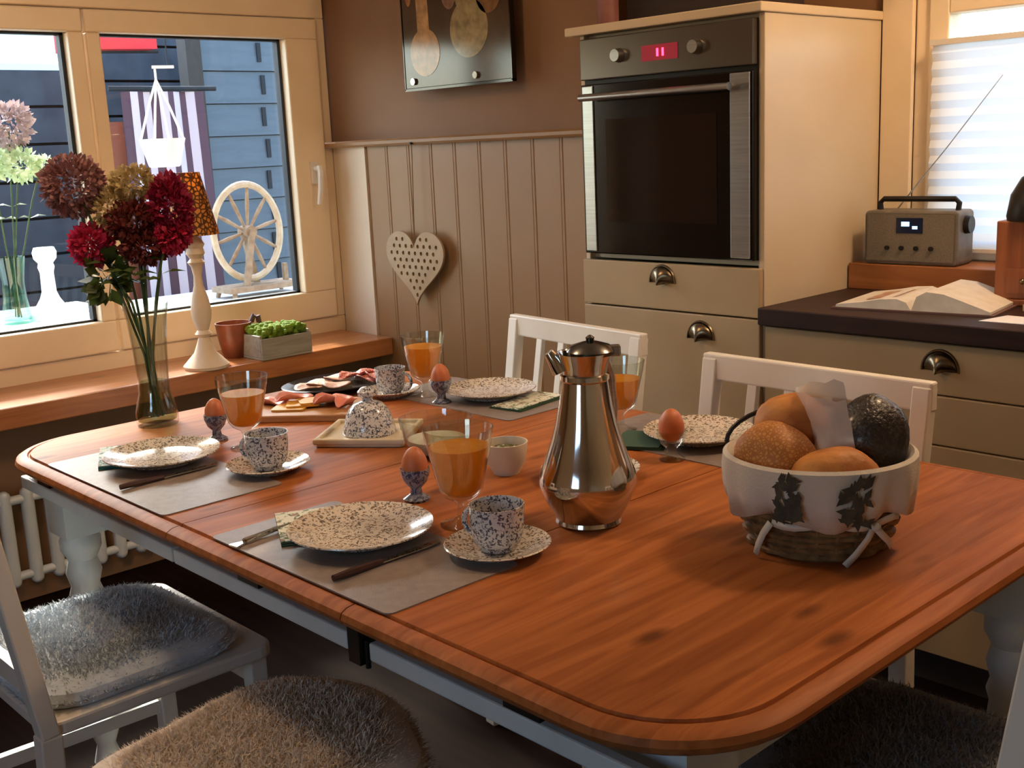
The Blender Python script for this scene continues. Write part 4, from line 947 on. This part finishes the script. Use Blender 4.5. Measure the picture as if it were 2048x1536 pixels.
bo = thing('open_book', 'open cookbook lying on the dark worktop', 'book', (-1.315, 2.615, 0.9022), R(8))
def page_block(s, hgt, w):
    prof = [(0.0, 0.004), (0.012*s, hgt*0.75), (0.035*s, hgt), (0.075*s, hgt*0.92), (0.12*s, hgt*0.62), (w*s, 0.010)]
    pts = prof+[(w*s, 0.004)]
    return MB().prism(pts, -0.125, 0.125, axis='Y')
M_page = mat('page_paper', '#ddd5c8', 0.7, var='#cfc5b6', scale=30)
lp_ = page_block(-1, 0.030, 0.185); lp_.build('page_block', M_page, bo, smooth=False)
page_block(1, 0.050, 0.180).build('page_block', M_page, bo, smooth=False)
box(-0.195, 0.19, -0.13, 0.13, 0.0, 0.0035).build('cover', mat('book_cover', '#6a4a44', 0.5), bo, smooth=False)
b = MB()
b.add([(-0.125, -0.09, 0.0205), (-0.05, -0.09, 0.0297), (-0.05, 0.06, 0.0297), (-0.125, 0.06, 0.0205)], [(0, 1, 2, 3)])
tag(b.build('page_photo', mat('food_photo', '#a8745a', 0.4, var='#d0b49a', scale=60), bo, smooth=False), 'printed food photo on the left page')
pp = MB().prism([(-0.07, -0.05), (0.06, -0.045), (0.075, 0.04), (-0.05, 0.05)], 0.0, 0.0012).build('paper_sheet', mat('white_paper', '#e6e6ea', 0.6), smooth=False); pp.location = (-1.045, 2.50, 0.9022); tag(pp, 'small white paper at the front of the worktop', 'paper')
mz_ = MB().prism(rrect(-0.10, 0.10, -0.07, 0.07, 0.004, 2), 0, 0.014).build('magazine', mat('cream_paper', '#d8c9a0', 0.6, var='#c9b888'), smooth=False); mz_.location = (-0.985, 2.68, 0.9022); mz_.rotation_euler[2] = R(-12); tag(mz_, 'cream booklet at the right edge of the worktop', 'booklet')
cg = thing('coffee_grinder', 'wooden box grinder with dark metal top at the right edge', 'grinder', (-1.128, 2.745, 0.9022), R(4))
b = MB(); b.box(-0.075, 0.075, -0.05, 0.05, 0, 0.016); b.box(-0.068, 0.068, -0.045, 0.045, 0.016, 0.20); b.build('grinder_box', wood('grinder_wood', '#9a5a34', '#7a4222', '#4a2410', 'Z', 5, 0.4), cg, smooth=False, bevel=0.003)
MB().lathe([(0.058, 0.2002), (0.060, 0.21), (0.052, 0.26), (0.03, 0.30), (0.012, 0.312), (0.01, 0.33)], 24).build('hopper', M_darkm, cg)
o = box(-0.04, 0.04, -0.049, -0.045, 0.03, 0.09).build('drawer', MATS['grinder_wood'], cg, smooth=False); MB().sphere((0, -0.055, 0.06), 0.007, n=10, m_=6).build('knob', M_pewter, o)
b = MB(); b.tube([(0, 0, 0.33), (0.05, -0.01, 0.335), (0.09, -0.02, 0.335)], 0.004, 6); b.sphere((0.09, -0.02, 0.348), 0.012, n=10, m_=6); b.build('crank', M_darkm, cg)

# ------------------------------------------------------------------ ceiling lamps (out of view, give the room its warm light)
def ceiling_lamp(label, x, y, power, z=2.45, r=0.12):
    t = thing('ceiling_lamp', label, 'lamp', (x, y, z))
    MB().lathe([(0.05, 0.0), (0.05, -0.02), (0.03, -0.03), (0.03, -0.05), (0.075, -0.09), (0.085, -0.11), (0.082, -0.11), (0.07, -0.088), (0.002, -0.06)], 24).build('lamp_housing', M_white, t)
    d = bpy.data.lights.new('bulb', 'POINT'); d.energy = power; d.color = (1.0, 0.69, 0.42); d.shadow_soft_size = r
    o = bpy.data.objects.new('bulb', d); COL.objects.link(o); o.parent = t; o.location = (0, 0, -0.13)
ceiling_lamp('white ceiling lamp above the worktop', -0.62, 2.38, 25)
ceiling_lamp('white ceiling lamp above the dining table', -2.15, 0.68, 13)

# ------------------------------------------------------------------ outside the window
gr = struct(box(-14, -3.85, -6, 12, -0.45, -0.4).build('ground', mat('terrace_stone', '#8c8a84', 0.8, var='#77756f', scale=3), smooth=False), 'pale terrace ground', 'ground')
gr2 = struct(box(-14, 12, 3.2, 16, -0.45, -0.4).build('garden_ground', MATS['terrace_stone'], smooth=False), 'pale ground behind the kitchen', 'ground')
M_sid = mat('grey_siding', '#5c6870', 0.6, var='#525e66', scale=4, stretch=(1, 1, 8)); M_siddark = mat('siding_dark', '#23292d', 0.8)
sd = thing('siding_wall', 'grey horizontal board wall outside the window', 'wall', (-5.85, 3.16, 0))
box(-0.06, -0.03, 0, 3.0, -0.4, 2.16).build('backing', M_siddark, sd, smooth=False)
sb0 = None
for k in range(12):
    if sb0 is None: sb0 = o = MB().prism([(-0.03, 0.004), (0.0, 0.0), (0.0, 0.006), (-0.012, 0.174), (-0.03, 0.174)], 0.02, 3.0, axis='Y').build('siding_board', M_sid, sd, smooth=False)
    else: o = sb0.copy(); COL.objects.link(o); o.parent = sd
    o.location.z = 0.02+0.178*k
    cl = box(-0.004, 0.004, 0.395+0.012*(k % 2), 0.42+0.012*(k % 2), 0.07+0.178*k, 0.175+0.178*k).build('joint_clip', M_siddark, sd, smooth=False)
box(-0.05, 0.05, -0.07, 0.02, -0.4, 2.2).build('corner_post', mat('dark_post', '#3a352e', 0.7), sd, smooth=False)
# dark shed behind
dsd = thing('garden_shed', 'dark timber shed behind the striped cloth', 'shed', (-6.6, 0.4, -0.4))
M_shed = mat('shed_wood', '#4a5056', 0.8, var='#363c42', scale=6)
for k in range(11): box(-0.02, 0.02, 0.0, 2.54, 0.206*k, 0.206*k+0.190).build('shed_board', M_shed, dsd, smooth=False)
for k in range(13): box(-0.02, 0.02, 2.55, 3.4, 0.2*k, 0.2*k+0.185).build('shed_board', M_shed, dsd, smooth=False)
b = MB(); b.box(-0.5, -0.02, 0, 2.55, 0, 2.24); b.box(-0.5, -0.02, 2.55, 3.4, 0, 2.6); b.build('shed_body', mat('shed_core', '#22272b', 0.9), dsd, smooth=False)
hs = thing('neighbour_house', 'white house with a pale roof seen past the left pane', 'house', (-9.0, 0.5, -0.4))
box(-0.5, 0, -1, 3.6, 0, 2.75).build('house_wall', mat('render_white', '#d8dad8', 0.8), hs, smooth=False)
MB().add([(0.35, -1.5, 2.46), (0.35, 3.9, 2.46), (-3.0, 3.9, 3.7), (-3.0, -1.5, 3.7), (0.35, -1.5, 2.36), (0.35, 3.9, 2.36), (-3.0, 3.9, 3.6), (-3.0, -1.5, 3.6)], [(0,1,2,3), (7,6,5,4), (0,4,5,1), (1,5,6,2), (2,6,7,3), (3,7,4,0)]).build('roof', mat('pale_roof', '#eceeee', 0.7), hs, smooth=False)
# striped cloth on a pole
stc = thing('striped_cloth', 'purple and white striped cloth hanging outside', 'cloth', (-5.40, 2.50, 0))
ns_ = 11
for k in range(ns_):
    y0 = 0.0+k*0.042; pts = []
    col = ('#cfc4cc' if k % 2 else '#5a4450')
    b = MB(); b.add([(0.02*math.sin(k*1.3), y0, 0.35), (0.02*math.sin((k+1)*1.3), y0+0.042, 0.35), (0.02*math.sin((k+1)*1.3), y0*0.92+0.042+0.01, 1.66), (0.02*math.sin(k*1.3), y0*0.92+0.01, 1.66)], [(0, 1, 2, 3)])
    o = b.build('stripe', mat('cloth_'+col, col, 0.9), stc, smooth=False); s_ = o.modifiers.new('thick', 'SOLIDIFY'); s_.thickness = 0.003
MB().cyl((0, -0.05, 1.675), (0, 0.52, 1.675), 0.012).build('rod', M_siddark, stc)
bp_ = box(-5.46, -5.43, 2.42, 2.52, -0.4, 1.52).build('brown_plank', mat('rust_plank', '#7a4430', 0.8), smooth=False); tag(bp_, 'rust-brown plank standing left of the striped cloth', 'plank')
aw = thing('red_awning', 'small red awning at the top of the right pane', 'awning', (-5.35, 2.30, 1.83))
MB().prism([(0.0, 0.02), (0.40, 0.03), (0.40, 0.13), (0.0, 0.13)], -0.25, 0.0, axis='X').build('awning_cloth', mat('red_canvas', '#d8323a', 0.7), aw, smooth=False)
MB().cyl((-0.1, -0.02, 0.02), (-0.1, 0.45, 0.03), 0.012).build('awning_bar', M_siddark, aw)
MB().cyl((-0.2, 0.02, -2.23), (-0.2, 0.02, 0.04), 0.02).build('awning_pole', M_siddark, aw)
# hanging pot
pt = thing('hanging_pot', 'white pot in a cord hanger outside the window', 'plant pot', (-4.60, 2.30, 1.30))
MB().lathe([(0.060, 0.0), (0.066, 0.006), (0.096, 0.118), (0.091, 0.118), (0.06, 0.01), (0.002, 0.01)], 24).build('pot', mat('white_pot', '#f0f0ee', 0.4), pt)
for k in range(4):
    a = PI/4+PI/2*k; MB().tube([(0.094*math.cos(a), 0.094*math.sin(a), 0.11), (0.045*math.cos(a), 0.045*math.sin(a), 0.25), (0, 0, 0.36), (0, 0, 0.41)], 0.005, 6).build('cord', mat('white_cord', '#e8e6e2', 0.8), pt)
MB().bar((0, -0.01, 0.412), (0, 0.085, 0.414), 0.012).build('hook', mat('white_cord', '#e8e6e2'), pt, smooth=False)
MB().cyl((0, 0.06, 0.414), (0, 0.06, 1.30), 0.003, n=6).build('wire', M_siddark, pt)
pg = thing('pergola', 'dark pergola frame above the terrace', 'pergola', (-4.6, 2.36, -0.4))
box(-0.05, 0.05, -2.6, 1.6, 3.0, 3.1).build('beam', MATS['dark_post'], pg, smooth=False)
for yy in (-2.55, 1.55): box(-0.05, 0.05, yy-0.05, yy+0.05, 0, 3.0).build('post', MATS['dark_post'], pg, smooth=False)
# spinning wheel on a garden table
gt = thing('garden_table', 'white garden table outside the right pane', 'table', (-4.65, 2.45, -0.4))
M_gw = mat('garden_white', '#f2f2f0', 0.5)
for k in range(6): box(-0.35+0.118*k, -0.35+0.118*k+0.110, -0.40, 0.62, 1.085, 1.105).build('slat', M_gw, gt, smooth=False)
for sx in (-0.30, 0.30):
    for sy in (-0.34, 0.56): MB().bar((sx, sy, 0), (sx, sy, 1.085), 0.05).build('leg', M_gw, gt, smooth=False)
b = MB(); b.box(-0.34, 0.34, -0.40, -0.38, 1.0, 1.084); b.box(-0.34, 0.34, 0.60, 0.62, 1.0, 1.084); b.box(0.32, 0.34, -0.38, 0.60, 1.0, 1.084); b.build('apron', mat('red_brown_rail', '#6a2c34', 0.6), gt, smooth=False)
sw = thing('spinning_wheel', 'old wooden spinning wheel outside the window', 'spinning wheel', (-4.60, 2.665, 0.7052), R(0))
M_ow = mat('old_wood', '#8a7258', 0.7, var='#a89478', scale=30)
RW = 0.212; cz = 0.29
MB().tube([(0, RW*0.80*math.cos(2*PI*k/40), cz+RW*math.sin(2*PI*k/40)) for k in range(40)], 0.016, 8, closed=True).build('rim', mat('pale_old_wood', '#cbbca0', 0.7, var='#b7a688', scale=30), sw)
MB().cyl((-0.04, 0, cz), (0.04, 0, cz), 0.028, 0.028, 14).build('hub', M_ow, sw)
for k in range(10):
    a = 2*PI*k/10+0.2
    MB().tube([(0, 0.025*math.cos(a), cz+0.025*math.sin(a)), (0, RW*0.80*0.6*math.cos(a), cz+RW*0.6*math.sin(a)), (0, RW*0.80*math.cos(a), cz+RW*math.sin(a))], [0.006, 0.010, 0.006], 7).build('spoke', M_ow, sw)
for s in (-1, 1): MB().bar((s*0.05, -0.06*s, 0.03), (s*0.045, 0, cz+0.01), 0.024).build('upright', M_ow, sw, smooth=False)
MB().prism(rrect(-0.09, 0.09, -0.16, 0.22, 0.01, 3), 0.028, 0.052).build('bench', M_ow, sw, smooth=False)
for sx in (-0.07, 0.07):
    for sy in (-0.13, 0.19): MB().cyl((sx*1.1, sy*1.05, 0.0), (sx, sy, 0.03), 0.010, 0.012, 8).build('leg', M_ow, sw)
MB().bar((0, 0.18, 0.05), (0, 0.18, 0.13), 0.02).build('maiden_post', M_ow, sw, smooth=False)
# white candlestick and second bouquet on a terrace table past the left pane
tt = thing('terrace_table', 'white terrace table outside the left pane', 'table', (-4.30, 1.25, -0.4))
for k in range(6): box(-0.35+0.12*k, -0.35+0.12*k+0.112, -0.75, 0.62, 1.155, 1.175).build('slat', M_gw, tt, smooth=False)
for sx in (-0.3, 0.3):
    for sy in (-0.68, 0.55): MB().bar((sx, sy, 0), (sx, sy, 1.155), 0.05).build('leg', M_gw, tt, smooth=False)
cs = MB().lathe([(0.082, 0), (0.080, 0.012), (0.060, 0.035), (0.035, 0.075), (0.026, 0.10), (0.024, 0.17), (0.030, 0.19), (0.026, 0.205), (0.040, 0.222), (0.043, 0.245), (0.036, 0.262), (0.002, 0.263)], 24).build('candlestick', M_gw)
cs.location = (-4.22, 1.60, 0.7752); tag(cs, 'white turned candlestick outside the left pane', 'candlestick')
v2 = thing('outdoor_vase', 'clear vase of pale flowers outside the left pane', 'vase', (-4.22, 1.475, 0.7752))
MB().lathe([(0.05, 0), (0.052, 0.01), (0.042, 0.09), (0.040, 0.15), (0.052, 0.24), (0.050, 0.24), (0.038, 0.15), (0.040, 0.09), (0.048, 0.012), (0.002, 0.01)], 28).build('vase_glass', thin_glass('aqua_glass', '#d2ece6', 1.5), v2)
M_white_f = mat('white_green_petal', '#dfe8c8', 0.6, var='#b8d0a0', scale=40, trans=0.3); M_dry = mat('dry_pink_grass', '#a89090', 0.8, var='#c4b0aa', scale=40, trans=0.2)
G2 = 'flowers in the vase outside'
for i, (lab_, hd, rd_, pt_, n_, mt_) in enumerate((
    ('white-green hydrangea head outside the left pane', (-4.22, 1.555, 1.335), (0.06, 0.06, 0.05), 0.022, 420, M_white_f),
    ('smaller white-green flower head right of the large one outside', (-4.20, 1.635, 1.335), (0.022, 0.022, 0.03), 0.018, 120, M_white_f),
    ('dusty pink grass plume outside the left pane', (-4.24, 1.545, 1.475), (0.07, 0.07, 0.075), 0.024, 420, M_dry),
    ('white-green flower head at the edge of the left pane outside', (-4.18, 1.44, 1.345), (0.055, 0.055, 0.05), 0.022, 380, M_white_f))):
    flower(lab_, hd, rd_, pt_, n_, mt_, (0.012*(i-1.5), 0.008*(i % 2)), seed=20+i, group=G2, vx=-4.22, vy=1.475, tz=0.7752)
# low hedge behind
hd = thing('hedge', 'dark green hedge beyond the terrace', 'hedge', (-7.6, -1.2, -0.4))
b = MB(); rnd = random.Random(11)
for k in range(2600):
    c = Vector((rnd.uniform(-0.3, 0.3), rnd.uniform(0, 3.0), rnd.uniform(0, 1.9))); d = Vector((rnd.gauss(0,1), rnd.gauss(0,1), rnd.gauss(0,1))).normalized()*0.07; e = d.cross(Vector((0.3,1,0.2))).normalized()*0.03
    b.add([c, c+d*0.5+e, c+d, c+d*0.5-e], [(0,1,2,3)])
o = b.build('foliage', mat('hedge_leaf', '#2e4a2c', 0.6, var='#1e3420', scale=10), hd, smooth=False); o['kind'] = 'stuff'

bpy.context.view_layer.update()
